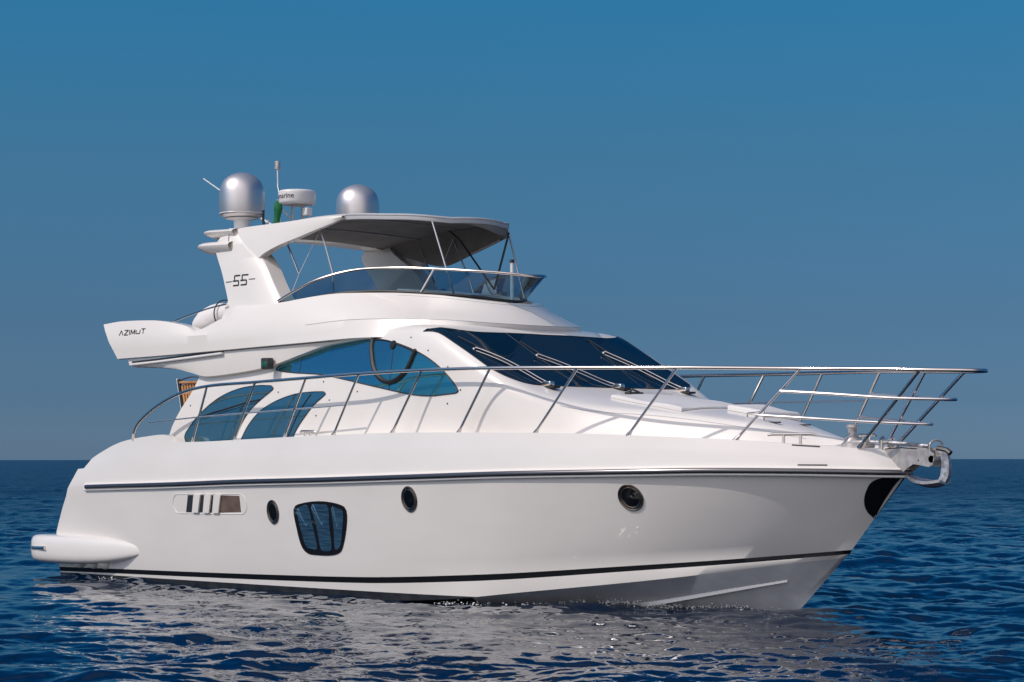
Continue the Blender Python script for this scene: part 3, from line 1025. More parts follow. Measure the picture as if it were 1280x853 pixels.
mb = MB()
aft = pc([(3.80, 3.98), (4.0, 3.99), (4.1, 4.02), (4.2, 4.06), (4.29, 4.10), (4.33, 4.08), (4.49, 3.99), (4.75, 3.84), (4.95, 3.70), (5.04, 3.64), (5.12, 3.60), (5.22, 3.62), (5.32, 3.72), (5.42, 3.9)])
fwd = pc([(3.80, 5.78), (4.0, 5.66), (4.17, 5.50), (4.35, 5.32), (4.55, 5.14), (4.75, 4.97), (4.88, 4.84), (5.08, 4.54), (5.25, 4.30), (5.42, 4.06)])
for side in (-1, 1):
    zs = np.concatenate([np.linspace(3.95, 4.4, 12), np.linspace(4.45, 5.42, 22)])
    G = []
    for z in zs:
        a, b, y = float(aft(z)), float(fwd(z)), arch_y(z)
        w = 0.30 if z < 5.2 else 0.30 * (5.6 - z) / 0.4
        bulge = 0.03
        sec = [(a, y - w), (a - 0.0, y - 0.04), (a + 0.06, y + bulge * 0.4), ((a + b) / 2, y + bulge), (b - 0.10, y + bulge * 0.4), (b, y - 0.05), (b, y - w), ((a + b) / 2, y - w - 0.02)]
        G.append([(p, side * q, z) for p, q in sec])
    G = np.array(G)
    mb.grid(G, close_v=True)
    mb.add(G[-1], [tuple(range(8))])
    # forward sweep: the panel that carries the canopy
    top = spline([(3.92, 1.56, 5.40), (4.35, 1.57, 5.415), (4.8, 1.56, 5.42), (5.25, 1.53, 5.43), (5.72, 1.48, 5.445), (6.1, 1.42, 5.455), (6.4, 1.36, 5.45)], 30)
    low = spline([(4.72, 1.655, 4.885), (4.85, 1.645, 4.965), (5.15, 1.60, 5.075), (5.53, 1.54, 5.17), (5.91, 1.47, 5.27), (6.2, 1.41, 5.345), (6.4, 1.36, 5.41)], 30)
    tp_ = np.linspace(0.16, 0.05, 30)[:, None]
    rowsG = [top - tp_ * [0, 1, 0], top, top * 0.5 + low * 0.5 + [0, 0.02, 0], low, low - tp_ * [0, 1, 0], top * 0.5 + low * 0.5 - tp_ * [0, 1, 0]]
    mb.grid(np.array(rowsG) * [1, side, 1], close_u=True)
# cross beam
yy = np.linspace(-1.56, 1.56, 30)
G = []
for y in yy:
    c = 0.05 * (1 - (y / 1.56) ** 2)
    sec = [(3.50, 5.31 + c), (3.62, 5.39 + c), (3.8, 5.42 + c), (4.05, 5.41 + c), (4.14, 5.36 + c), (4.05, 5.29 + c), (3.85, 5.25 + c), (3.62, 5.26 + c)]
    G.append([(p, y, q) for p, q in sec])
mb.grid(np.array(G), close_v=True)
arch = mb.build("radar_arch", GEL, yacht, sharp=38)
# two spoiler fins each side
for side in (-1, 1):
    for z0, x0, x1, th_, yc in ((5.40, 3.12, 4.12, 0.085, 1.50), (5.19, 3.04, 4.10, 0.115, 1.56)):
        if side == 1 and z0 < 5.3:
            continue
        G = []
        for t in np.linspace(0, 1, 14):
            x = x0 + (x1 - x0) * t
            w = 0.30 * min(1, math.sqrt(max(t * 3.5, 0.001)))
            hh = th_ * min(1, math.sqrt(max(t * 3.0, 0.001)))
            G.append([(x, side * (yc - 0.12 + w * math.cos(a)), z0 - 0.03 * t + hh * math.sin(a) * (0.65 if math.sin(a) > 0 else 1.0 + 0.4 * t)) for a in np.linspace(0, 2 * math.pi, 18, endpoint=False)])
        mb = MB()
        mb.grid(np.array(G), close_v=True)
        mb.add(G[0], [tuple(range(18))])
        mb.build("arch_fin", GEL, arch)
    mb = MB()
    mb.lathe([(0.0, 0.0), (0.13, -0.004), (0.15, 0.01), (0.15, -0.10)], (3.86, side * 1.615, 5.25), 24, (-0.25, side, 0.1))
    mb.build("light_pod", TRIMGREY, arch)

# satellite domes
for side in (-1, 1):
    c = (3.70, side * 1.17, 5.44)
    mb = MB()
    mb.lathe([(0.0, 0.90), (0.06, 0.896), (0.12, 0.88), (0.18, 0.855), (0.235, 0.82), (0.28, 0.775), (0.315, 0.72), (0.338, 0.66), (0.348, 0.60), (0.352, 0.54), (0.352, 0.26), (0.345, 0.235), (0.30, 0.20), (0.2, 0.19), (0.0, 0.19)], c, 48)
    dm = mb.build("satellite_dome", DOMEPAINT, yacht, sharp=50)
    mb = MB()
    mb.lathe([(0.0, 0.19), (0.24, 0.19), (0.26, 0.175), (0.13, 0.15), (0.125, 0.02), (0.22, 0.0), (0.24, -0.03), (0.0, -0.03)], c, 32)
    mb.lathe([(0.353, 0.262), (0.356, 0.255), (0.353, 0.248)], c, 48)
    mb.build("dome_base", RADOME, dm)

# radar scanner with its lettering, on a tubular mast
rc = (3.60, 0.0, 5.93)
mb = MB()
mb.lathe([(0.0, 0.228), (0.26, 0.226), (0.288, 0.217), (0.298, 0.20), (0.302, 0.185), (0.301, 0.15), (0.298, 0.045), (0.292, 0.018), (0.27, 0.0), (0.0, 0.0)], rc, 48)
radar = mb.build("radar_scanner", RADOME, yacht, sharp=50)
mb = MB()
for p in ((-0.05, -0.06), (0.06, 0.06)):
    mb.tube([(rc[0] + p[0], p[1], 5.45), (rc[0] + p[0], p[1], 5.93)], 0.022, 8)
mb.tube([(rc[0] - 0.3, -0.1, 5.90), (rc[0] + 0.05, 0.1, 5.48)], 0.012, 8)
mb.box((rc[0], 0, 5.925), (0.34, 0.34, 0.012), None)
mb.build("radar_mount", BRUSHED, radar)
fc = bpy.data.curves.new("lettering", 'FONT')
fc.body = "Raymarine"
fc.size = 0.118
fc.offset = 0.0012
fo = bpy.data.objects.new("lettering", fc)
COL.objects.link(fo)
bpy.context.view_layer.update()
dg = bpy.context.evaluated_depsgraph_get()
tm_ = bpy.data.meshes.new_from_object(fo.evaluated_get(dg))
bpy.data.objects.remove(fo)
tw = max(v.co.x for v in tm_.vertices)
bmx = bmesh.new()
bmx.from_mesh(tm_)
bmesh.ops.subdivide_edges(bmx, edges=[e for e in bmx.edges if e.calc_length() > 0.012], cuts=2, use_grid_fill=False)
view = math.atan2(CAM[1] - rc[1], CAM[0] - rc[0])
for v in bmx.verts:
    a = view - rad(10) + (v.co.x - tw) / 0.30
    zl = 0.085 + v.co.y
    rr = np.interp(zl, [0.045, 0.15, 0.185], [0.2995, 0.3025, 0.3035])
    v.co = Vector((rc[0] + rr * math.cos(a), rc[1] + rr * math.sin(a), rc[2] + zl))
bmx.to_mesh(tm_)
bmx.free()
tm_.materials.clear()
tm_.materials.append(LETTER)
to = bpy.data.objects.new("lettering", tm_)
COL.objects.link(to)
to.parent = radar

# small instruments on the arch
mb = MB().tube([(3.22, -0.04, 5.45), (3.17, -0.03, 6.18), (3.10, 0, 6.27), (3.09, 0, 6.54)], 0.014, 8)
ml = mb.build("mast_light", STEEL, yacht)
mb = MB().lathe([(0.0, 0.145), (0.046, 0.142), (0.048, 0.115), (0.042, 0.112), (0.042, 0.045), (0.048, 0.04), (0.045, 0.01), (0.02, 0.0)], (3.09, 0, 6.53), 18)
mb.build("lamp_housing", BRUSHED, ml)
mb = MB().tube([(3.86, 0.02, 5.45), (3.86, 0.02, 5.76)], 0.022, 8)
hl = mb.build("horn_light", BRUSHED, yacht)
MB().box((3.86, 0.0, 5.80), (0.12, 0.12, 0.12), None, bev=0.015).build("lamp_housing", RADOME, hl)
mb = MB().tube([(1.95, 0.3, 5.98), (0.66, 0.3, 6.63)], [0.014, 0.010], 8)
mb.tube([(3.6, 0.3, 5.42), (3.1, 0.3, 5.46), (1.95, 0.3, 5.98)], 0.016, 8)
mb.build("whip_antenna", RADOME, yacht)
mb = MB().tube([(4.05, -1.0, 5.42), (4.02, -1.0, 5.6), (4.0, -0.98, 5.74)], 0.02, 8)
mb.build("horn", PLASTIC, yacht)
MB().tube([(4.02, -0.9, 5.44), (4.02, -0.9, 5.6)], 0.012, 8).build("stub_antenna", RADOME, yacht)

# ------------------------------------------------------------------ canopy over the helm
S_ = np.linspace(0, 1, 34)
edge = spline([(4.08, 1.42, 5.27), (4.6, 1.43, 5.345), (5.3, 1.42, 5.42), (5.9, 1.36, 5.455), (6.6, 1.26, 5.45), (7.1, 1.12, 5.42), (7.45, 0.96, 5.40), (7.70, 0.76, 5.372), (7.84, 0.52, 5.352)], 34)
T_ = np.linspace(-1, 1, 25)
G = np.array([[(e[0] + 0.14 * s ** 3 * (1 - t * t) - 0.5 * (1 - s) ** 2 * abs(t) ** 2 * 0, e[1] * t, e[2] + 0.07 * (1 - t * t) * (1 - 0.8 * s) - 0.012 * math.sin(6 * math.pi * s) ** 2 * (1 - t * t)) for t in T_] for s, e in zip(S_, edge)])
mb = MB()
mb.grid(G)
mb.grid(G - [0, 0, 0.012])
for e in (G[:, 0], G[:, -1], G[-1]):
    mb.grid(np.array([e, e - [0, 0, 0.012]]))
canopy = mb.build("canopy", CANVAS, yacht)
mb = MB()
rimp = np.vstack([G[:, 0], G[-1, 1:], G[::-1, -1][1:]])
mb.grid(np.array([rimp + [0, 0, 0.014], rimp * [1, 1.008, 1] + [0.012, 0, -0.015], rimp * [1, 1.006, 1] + [0.010, 0, -0.06], rimp - [0, 0, 0.065]]))
mb.build("canopy_binding", TRIMGREY, canopy)
mb = MB()
mb.tube(rimp + [0, 0, 0.006], 0.020, 8)
mb.build("canopy_frame_tube", TRIMGREY, canopy)
for i in (7, 16, 25):
    MB().tube(G[i] - [0, 0, 0.022], 0.011, 8).build("canopy_bow", TRIMGREY, canopy)
nf = len(G)
seg = rimp[nf - 6: nf + 25 + 8]
dr = 0.065 + 0.11 * np.clip((np.arange(len(seg)) - 10) / 14, 0, 1)
vz = np.stack([0 * dr, 0 * dr, dr], 1)
MB().grid(np.array([seg - [0, 0, 0.055], seg - vz * 0.6, seg - vz + [-0.02, 0, 0]])).build("front_valance", CANVAS, canopy)
mb = MB()                                                # front valance turned down at the far corner, side curtain hanging there
v0 = G[-8:, -1]
mb.grid(np.array([v0 - [0, 0.004, 0.05], v0 - [0.0, 0.02, 0.15]]))
cu = spline([(7.55, 0.86, 5.37), (7.0, 1.10, 5.42), (6.4, 1.27, 5.44), (5.5, 1.37, 5.42), (4.75, 1.39, 5.35), (4.2, 1.39, 5.29)], 30)
cl = spline([(7.52, 0.88, 5.18), (6.95, 1.11, 5.12), (6.3, 1.27, 5.02), (5.65, 1.34, 4.90), (5.25, 1.35, 4.95), (4.9, 1.37, 5.04), (4.5, 1.38, 5.13), (4.1, 1.38, 5.20)], 30)
mb.grid(np.array([cu, cu * 0.5 + cl * 0.5 + [0, 0.02, 0], cl]))
mb.grid(np.array([cu, cu * 0.5 + cl * 0.5 + [0, 0.02, 0], cl]) + [0, 0.01, 0])
mb.build("side_curtain", CANVAS, canopy)
mb = MB().tube(cl[2:11] - [0, 0.015, -0.012], 0.012, 8)
mb.build("curtain_batten", GREYBEIGE, canopy)
for side in (-1, 1):
    for pth, m_, r_ in (([(7.70, 0.75, 5.31), (8.11, 0.70, 4.24)], STEEL, 0.014),
                        ([(5.85, 1.33, 5.30), (6.19, 1.38, 4.62), (6.27, 1.42, 4.27)], STEEL, 0.014),
                        ([(5.04, 1.36, 5.20), (5.37, 1.36, 4.65)], STEEL, 0.013),
                        ([(7.74, 0.74, 5.24), (7.44, 0.72, 4.41)], RUBBER, 0.016),
                        ([(6.45, 0.70, 5.36), (6.64, 0.75, 5.21), (6.91, 0.75, 4.93), (7.44, 0.72, 4.41)], RUBBER, 0.015)):
        if side == -1 and m_ is RUBBER:
            continue
        MB().tube([(a, side * b, c) for a, b, c in pth], r_, 8).build("canopy_pole", m_, canopy)
    MB().tube([(5.86, side * 1.32, 5.32), (5.37, side * 1.36, 4.65), (5.2, side * 1.45, 4.2)], 0.005, 6).build("guy_line", RADOME, canopy)

# ------------------------------------------------------------------ flybridge windscreen
st = [(5.40, -1.78, 4.225), (5.70, -1.71, 4.36), (6.05, -1.60, 4.50), (6.62, -1.36, 4.63), (7.40, -1.12, 4.635), (8.1, -0.84, 4.585), (8.75, -0.52, 4.525), (9.10, 0, 4.475)]
sb = [(5.38, -1.76, 4.185), (5.70, -1.70, 4.195), (6.05, -1.63, 4.235), (6.6, -1.49, 4.285), (7.2, -1.19, 4.29), (7.9, -0.86, 4.235), (8.35, -0.50, 4.18), (8.66, 0, 4.12)]
st = spline(st + [(a, -b, c) for a, b, c in st[-2::-1]], 120)
sb = spline(sb + [(a, -b, c) for a, b, c in sb[-2::-1]], 120)
sb[:, 2] += 0.012
MB().grid(np.array([sb + (st - sb) * t for t in np.linspace(0, 1, 7)])).build("flybridge_windscreen", SCREEN, yacht)
fw = bpy.data.objects["flybridge_windscreen"]
MB().tube(st, 0.020, 10).build("screen_rail", STEEL, fw)
MB().tube(sb, 0.022, 8).build("screen_gasket", RUBBER, fw)
for k in (38, 81):
    MB().bar(sb[k] + [0, 0, 0.01], st[k], 0.05, 0.014).build("screen_post", RADOME, fw)

# helm console, seats and other fittings behind the screen
mb = MB()
G = []
for t in np.linspace(0, 1, 10):
    hw = 0.80 * (1 - 0.35 * t ** 2)
    G.append([(6.9 + 1.35 * t, y, z) for y, z in ((-hw, 3.8), (-hw, 4.30 - 0.13 * t), (-hw * 0.9, 4.38 - 0.15 * t), (0, 4.41 - 0.16 * t), (hw * 0.9, 4.38 - 0.15 * t), (hw, 4.30 - 0.13 * t), (hw, 3.8))])
G = np.array(G)
mb.grid(G)
mb.add(G[0], [tuple(range(7))])
mb.add(G[-1], [tuple(range(7))])
con = mb.build("helm_console", GEL, yacht, sharp=40)
mb = MB()
th = np.linspace(0, 2 * math.pi, 28, endpoint=False)
mb.tube([(6.78 + 0.05 * math.cos(a), 0.25 + 0.19 * math.sin(a), 4.24 + 0.17 * math.cos(a)) for a in th], 0.016, 8, closed=True)
mb.tube([(6.78, 0.25, 4.24), (6.95, 0.25, 4.22)], 0.02, 8)
mb.build("steering_wheel", RUBBER, con)
for y in (-0.55, 0.25):
    mb = MB()
    mb.box((5.9, y, 3.92), (0.5, 0.55, 0.3), None, bev=0.06)
    mb.box((5.66, y, 4.08), (0.14, 0.55, 0.44), None, bev=0.06)
    mb.build("helm_seat", CUSHION, yacht)
mb = MB().tube([(8.27, 0.30, 4.10), (8.27, 0.30, 4.74)], 0.026, 10)
ps = mb.build("stub_mast", RADOME, yacht)
MB().lathe([(0.0, 0.05), (0.03, 0.045), (0.034, 0.0)], (8.27, 0.3, 4.735), 12).build("mast_cap", RUBBER, ps)

# light rail along the flybridge wing
for side in (-1, 1):
    MB().tube(spline([(2.74, side * 1.90, 3.99), (3.28, side * 1.88, 4.10), (3.8, side * 1.86, 4.19), (4.2, side * 1.84, 4.235)], 20), 0.013, 8).build("wing_rail", STEEL, fly)

# ------------------------------------------------------------------ lettering on the sides, cut as strokes
def strokes(mbx, tree, segs, w, side, n=6, off=0.006):
    for seg in segs:
        P = []
        for (xa, za), (xb_, zb_) in zip(seg[:-1], seg[1:]):
            for t in np.linspace(0, 1, n):
                h, nn = side_hit(tree, xa + (xb_ - xa) * t, za + (zb_ - za) * t, side)
                P.append((np.array(h), np.array(nn)))
            L = np.array([p + q * off for p, q in P])
            d = np.array([xb_ - xa, 0, zb_ - za])
            d /= np.linalg.norm(d)
            u = np.array([-d[2], 0, d[0]]) * w / 2
            mbx.grid(np.array([L + u, L - u]))
            mbx.grid(np.array([L + u - np.array([q for p, q in P]) * off, L + u]))
            mbx.grid(np.array([L - u - np.array([q for p, q in P]) * off, L - u]))
            P = []


def word(letters, x0, z0, w, h, gap, slope=0.0):
    out, x = [], x0
    for L in letters:
        for seg in L:
            out.append([(x + a * w, z0 + b * h + slope * (x - x0)) for a, b in seg])
        x += (w if L is not LI else w * 0.05) + gap
    return out


LA = [[(0, 0), (0.5, 1), (1, 0)]]
LZ = [[(0, 1), (1, 1), (0, 0), (1, 0)]]
LI = [[(0, 0), (0, 1)]]
LM = [[(0, 0), (0.06, 1), (0.5, 0.12), (0.94, 1), (1, 0)]]
LU = [[(0, 0.85), (0, 0.1), (1, 0.1), (1, 0.85)]]
LT = [[(0, 1), (1, 1)], [(0.5, 1), (0.5, 0)]]
for side in (-1, 1):
    wd = word([LA, LZ, LI, LM, LU, LT], 1.56, 3.85, 0.106, 0.076, 0.034, 0.012)
    lg = []
    for x0 in (4.235, 4.435):
        lg += [[(x0 + 0.18, 4.665), (x0 + 0.03, 4.665), (x0 + 0.045, 4.595)], [(x0 + 0.0, 4.585), (x0 + 0.15, 4.585), (x0 + 0.165, 4.515), (x0 + 0.02, 4.515)]]
    lg += [[(4.05, 4.580), (4.21, 4.580)], [(4.645, 4.592), (4.79, 4.592)]]
    if side == 1:
        wd = [[(1.56 + (2.27 - q[0]), q[1]) for q in s] for s in wd]
    mb = MB()
    strokes(mb, FT, wd, 0.014, side)
    mb.build("lettering", LETTER, fly)
    AT = tree_of(arch)
    mb = MB()
    strokes(mb, AT, lg[:4], 0.022, side)
    strokes(mb, AT, lg[4:], 0.012, side)
    mb.build("lettering", LETTER, arch)

# ------------------------------------------------------------------ guard rail
RAIL = [(2.32, 2.25, 2.27), (2.40, 2.25, 2.40), (2.78, 2.25, 2.62), (3.23, 2.25, 2.79), (3.65, 2.255, 2.895), (4.28, 2.265, 2.972), (5.5, 2.285, 3.002), (6.7, 2.285, 3.032), (7.87, 2.275, 3.06), (9.14, 2.225, 3.077), (10.4, 2.12, 3.072), (11.76, 1.845, 3.045), (13.13, 1.44, 3.018), (14.6, 0.79, 2.98), (15.5, 0.60, 2.955), (16.15, 0.45, 2.93), (16.5, 0.30, 2.92), (16.70, 0.13, 2.915), (16.755, 0.0, 2.914)]


def full(pts, n):
    return spline([(a, -b, c) for a, b, c in pts] + [(a, b, c) for a, b, c in pts[-2::-1]], n)


MB().tube(full(RAIL, 260), 0.024, 12).build("guard_rail", STEEL, yacht)
gr = bpy.data.objects["guard_rail"]
MID = [(14.355, 0.891, 2.705), (15.0, 0.73, 2.66), (15.75, 0.45, 2.60), (16.1, 0.27, 2.585), (16.28, 0.10, 2.58), (16.325, 0, 2.58)]
LOW = [(14.09, 1.0, 2.41), (14.8, 0.75, 2.36), (15.40, 0.43, 2.315), (15.75, 0.24, 2.295), (15.94, 0.08, 2.285), (15.985, 0, 2.285)]
MB().tube(full(MID, 80), 0.021, 10).build("mid_rail", BRIGHT, gr)
MB().tube(full(LOW, 80), 0.019, 10).build("mid_rail", BRIGHT, gr)
POSTS = [((3.89, 2.265, 2.10), (4.28, 2.265, 2.97)), ((4.96, 2.28, 2.12), (5.5, 2.285, 3.0)), ((6.16, 2.28, 2.15), (6.7, 2.285, 3.03)), ((7.29, 2.275, 2.18), (7.87, 2.275, 3.06)),
         ((8.53, 2.25, 2.19), (9.14, 2.225, 3.075)), ((9.80, 2.16, 2.19), (10.4, 2.12, 3.07)), ((11.08, 1.97, 2.18), (11.76, 1.845, 3.04)), ((12.44, 1.64, 2.14), (13.13, 1.44, 3.015)),
         ((13.80, 1.12, 2.08), (14.6, 0.79, 2.98)), ((15.16, 0.35, 2.0), (16.15, 0.45, 2.93))]
for side in (-1, 1):
    for k, (a, b) in enumerate(POSTS + ([((14.92, 0.46, 2.0), (15.44, 0.61, 2.955))] if side == 1 else [])):
        a, b = np.array(a) * [1, side, 1], np.array(b) * [1, side, 1]
        mb = MB().tube([a, b], 0.018 if k < 9 else 0.022, 10)
        d = (b - a) / np.linalg.norm(b - a)
        mb.tube([a, a + d * 0.05, a + d * 0.12], [0.034, 0.030, 0.017], 10)
        mb.build("stanchion", STEEL, gr)
    mb = MB().tube([(2.72, side * 2.25, 2.445), (4.1, side * 2.265, 2.51), (4.94, side * 2.28, 2.54), (6.3, side * 2.28, 2.585), (7.05, side * 2.275, 2.61), (7.56, side * 2.27, 2.63)], 0.011, 8)
    mb.build("lifeline", BRIGHT, gr)
    if side == 1:
        MB().tube([(10.3, 2.14, 2.66), (11.5, 1.90, 2.655), (12.5, 1.62, 2.645), (13.4, 1.33, 2.63), (14.15, 1.03, 2.62)], 0.011, 8).build("lifeline", BRIGHT, gr)
    MB().tube([(2.31, side * 2.25, 2.18), (2.32, side * 2.25, 2.27)], [0.035, 0.028], 10).build("rail_foot", STEEL, gr)

# ------------------------------------------------------------------ deck hardware
for side in (-1, 1):
    for x0, y0, z0, L, H in ((6.575, 2.15, 2.185, 0.36, 0.085), (14.42, 0.74, 2.045, 0.62, 0.125)):
        dxy = np.array([1, -side * (0.0 if x0 < 10 else 0.55), 0.0])
        dxy /= np.linalg.norm(dxy)
        c = np.array([x0, side * y0, z0])
        mb = MB()
        mb.tube([c - dxy * L / 2 + [0, 0, H - 0.012], c - dxy * L * 0.4 + [0, 0, H], c + dxy * L * 0.4 + [0, 0, H], c + dxy * L / 2 + [0, 0, H - 0.012]], [0.012, 0.020, 0.020, 0.012], 10)
        for s in (-0.17, 0.17):
            mb.tube([c + dxy * L * s - [0, 0, 0.03], c + dxy * L * s + [0, 0, H]], 0.019, 10)
        mb.build("mooring_cleat", STEEL, yacht)

mb = MB()
h = z_deck(14.8)
mb.lathe([(0.0, 0.30), (0.05, 0.30), (0.075, 0.285), (0.08, 0.26), (0.055, 0.235), (0.05, 0.18), (0.075, 0.15), (0.10, 0.125), (0.11, 0.08), (0.14, 0.06), (0.15, 0.0), (0.0, 0.0)], (14.78, 0.0, 2.0), 28)
mb.box((14.90, 0.0, 2.05), (0.34, 0.22, 0.10), None, bev=0.03)
wl_ = mb.build("windlass", BRUSHED, yacht, sharp=45)
mb = MB().tube([(14.95, 0, 2.08), (15.2, 0, 2.07), (15.45, 0, 2.06), (15.95, 0, 2.02)], 0.025, 8)
mb.build("anchor_chain", GALV, wl_)
for y in (-0.10, 0.10):
    MB().tube([(15.30, y, 1.96), (15.30, y, 2.10), (15.34, y, 2.125)], 0.03, 10).build("bow_bollard", STEEL, yacht)

# bow roller: two cheek plates and a top plate
poly = [(15.36, 1.99), (15.57, 2.015), (15.98, 1.995), (16.10, 1.925), (16.08, 1.79), (16.02, 1.765), (15.90, 1.785), (15.79, 1.80), (15.71, 1.755), (15.62, 1.69), (15.5, 1.70)]
mb = MB()
for y in (-0.10, 0.085):
    a = [(p[0], y, p[1]) for p in poly]
    b = [(p[0], y + 0.015, p[1]) for p in poly]
    n = len(poly)
    mb.add(a + b, [tuple(range(n)), tuple(range(n, 2 * n))[::-1]] + [(i, (i + 1) % n, n + (i + 1) % n, n + i) for i in range(n)])
mb.bar((15.36, 0, 1.985), (15.6, 0, 2.0), 0.2, 0.012)
mb.bar((15.6, 0, 2.0), (15.85, 0, 1.985), 0.2, 0.012)
mb.tube([(16.06, -0.1, 1.86), (16.06, 0.1, 1.86)], 0.045, 14)
mb.tube([(15.86, -0.115, 1.86), (15.86, 0.115, 1.86)], 0.018, 12)
hoop = [(16.06, 0.085, 1.93)] + [(16.06 + 0.0, 0.085 * math.cos(a), 2.02 + 0.07 * math.sin(a)) for a in np.linspace(0, math.pi, 12)] + [(16.06, -0.085, 1.93)]
mb.tube([(q[0] + q[1] * 0.4, q[1], q[2]) for q in hoop], 0.012, 8)
mb.build("bow_roller", BRUSHED, yacht, sharp=30)

# deck hatch and hinges on the foredeck
for x, y in ((13.75, -0.30), (13.95, 0.05)):
    hh, nn = top_hit(CT, x, y)
    MB().box(np.array(hh + nn * 0.008), (0.22, 0.035, 0.02), None, bev=0.006).build("deck_hinge", PLASTIC, yacht)
for x, y in ((13.35, -0.35),):
    hh, nn = top_hit(CT, x, y)
    mb = MB()
    mb.tube([hh + nn * 0.005, hh + nn * 0.05, hh + Vector((0.28, 0, 0.02)) + nn * 0.05, hh + Vector((0.28, 0, -0.05)) + nn * 0.005], 0.012, 8)
    mb.build("grab_handle", STEEL, yacht)
hh, nn = top_hit(CT, 11.2, -0.20)
mb = MB()
mb.box(np.array(hh + nn * 0.02), (0.10, 0.28, 0.03), None, bev=0.01)
mb.tube([np.array(hh + nn * 0.02) + [0, -0.12, 0], np.array(hh + nn * 0.07) + [0.02, -0.06, 0], np.array(hh + nn * 0.03) + [0.05, 0.05, 0]], 0.014, 8)
mb.build("deck_fitting", PLASTIC, yacht)
# side moulding line on the coachroof foot
for side in (-1, 1):
    P = [side_hit(CT, x, float(z_deck(x)) + 0.02, side)[0] for x in np.linspace(6.9, 14.4, 60)]
    MB().tube(P, 0.007, 6).build("toe_moulding", TRIMGREY, house)

for side in (-1, 1):
    P = [side_hit(CT, x, float(Z_SH(x)) - 0.055, side)[0] for x in np.linspace(11.2, 14.3, 40)]
    MB().tube(P, 0.005, 6).build("coachroof_seam", TRIMGREY, house)
# ------------------------------------------------------------------ separate things on board
def pad(cx, y0, y1, x0, x1, thick):
    """Cushion that follows the cambered coachroof."""
    n, m = 30, 24
    G, Bt = np.zeros((n, m, 3)), np.zeros((n, m, 3))
    gx = np.concatenate([[0, 0.006, 0.02, 0.045], np.linspace(0.08, 0.92, n - 8), [0.955, 0.98, 0.994, 1]])
    gy = np.concatenate([[0, 0.006, 0.02, 0.045], np.linspace(0.08, 0.92, m - 8), [0.955, 0.98, 0.994, 1]])
    for i, u in enumerate(gx):
        for j, v in enumerate(gy):
            x, y = x0 + (x1 - x0) * u, y0 + (y1 - y0) * v
            h_, n_ = top_hit(CT, x, y)
            eu, ev = min(u, 1 - u) * (x1 - x0), min(v, 1 - v) * (y1 - y0)
            q = max(0, 1 - min(eu, ev) / 0.05)
            zt_ = float(Z_C(x)) + cx + 0.012 * math.sin(7 * x) * math.sin(3 * y)
            k = 0.62 + 0.38 * math.sqrt(1 - q * q)
            Bt[i, j] = (x, y, h_.z + 0.004)
            G[i, j] = (x, y, h_.z + 0.004 + max(0.03, zt_ - h_.z) * k)
    b = MB().grid(G).grid(Bt)
    for e in ((G[0], Bt[0]), (G[-1], Bt[-1]), (G[:, 0], Bt[:, 0]), (G[:, -1], Bt[:, -1])):
        b.grid(np.array(e))
    return b


c1 = pad(0.005, -0.80, 0.80, 11.35, 12.62, 0.1).build("sun_cushion", CUSHION)
tag(c1, "white sun cushion on the foredeck just ahead of the windshield, the after of two", "cushion", "sun cushions on the foredeck")
c2 = pad(0.075, -0.08, 0.64, 12.78, 13.42, 0.1).build("sun_cushion", CUSHION)
tag(c2, "white sun cushion on the foredeck nearest the windlass and bow rail", "cushion", "sun cushions on the foredeck")

# anchor hanging from the bow roller
an = thing("anchor", "galvanised anchor hanging from the bow roller at the stem", "anchor", (16.16, 0, 1.55))
mb = MB()
G = []
for p, w, t in (((16.10, 1.97), 0.05, 0.10), ((16.19, 1.93), 0.055, 0.10), ((16.215, 1.80), 0.055, 0.11), ((16.20, 1.66), 0.055, 0.12), ((16.15, 1.58), 0.06, 0.12)):
    G.append([(p[0] - t / 2, -w / 2, p[1]), (p[0] + t / 2, -w / 2, p[1]), (p[0] + t / 2, w / 2, p[1]), (p[0] - t / 2, w / 2, p[1])])
G = np.array(G)
mb.grid(G, close_v=True)
mb.add(G[0], [(0, 1, 2, 3)])
mb.add(G[-1], [(0, 1, 2, 3)])
mb.build("shank", GALV, an, sharp=40)
mb = MB()
path = spline([(16.20, 0, 1.585), (16.05, 0, 1.545), (15.9, 0, 1.555), (15.72, 0, 1.62), (15.60, 0, 1.70)], 16)
G, G2 = [], []
for t, p in zip(np.linspace(0, 1, 16), path):
    w = 0.05 + 0.15 * math.sin(math.pi * min(1, t * 1.05 + 0.12)) ** 0.8
    sec = [(p[0], s * w, p[2] + 0.25 * w * abs(s) ** 1.5) for s in np.linspace(-1, 1, 9)]
    G.append(sec)
    G2.append([(a, b, c - 0.035) for a, b, c in sec])
G, G2 = np.array(G), np.array(G2)
mb.grid(G).grid(G2)
for e in ((G[0], G2[0]), (G[-1], G2[-1]), (G[:, 0], G2[:, 0]), (G[:, -1], G2[:, -1])):
    mb.grid(np.array(e))
mb.build("fluke", GALV, an, sharp=40)
MB().tube([(16.08, 0, 1.99), (16.22, 0, 1.965), (16.27, 0, 1.93)], 0.035, 8).build("shackle", PLASTIC, an)

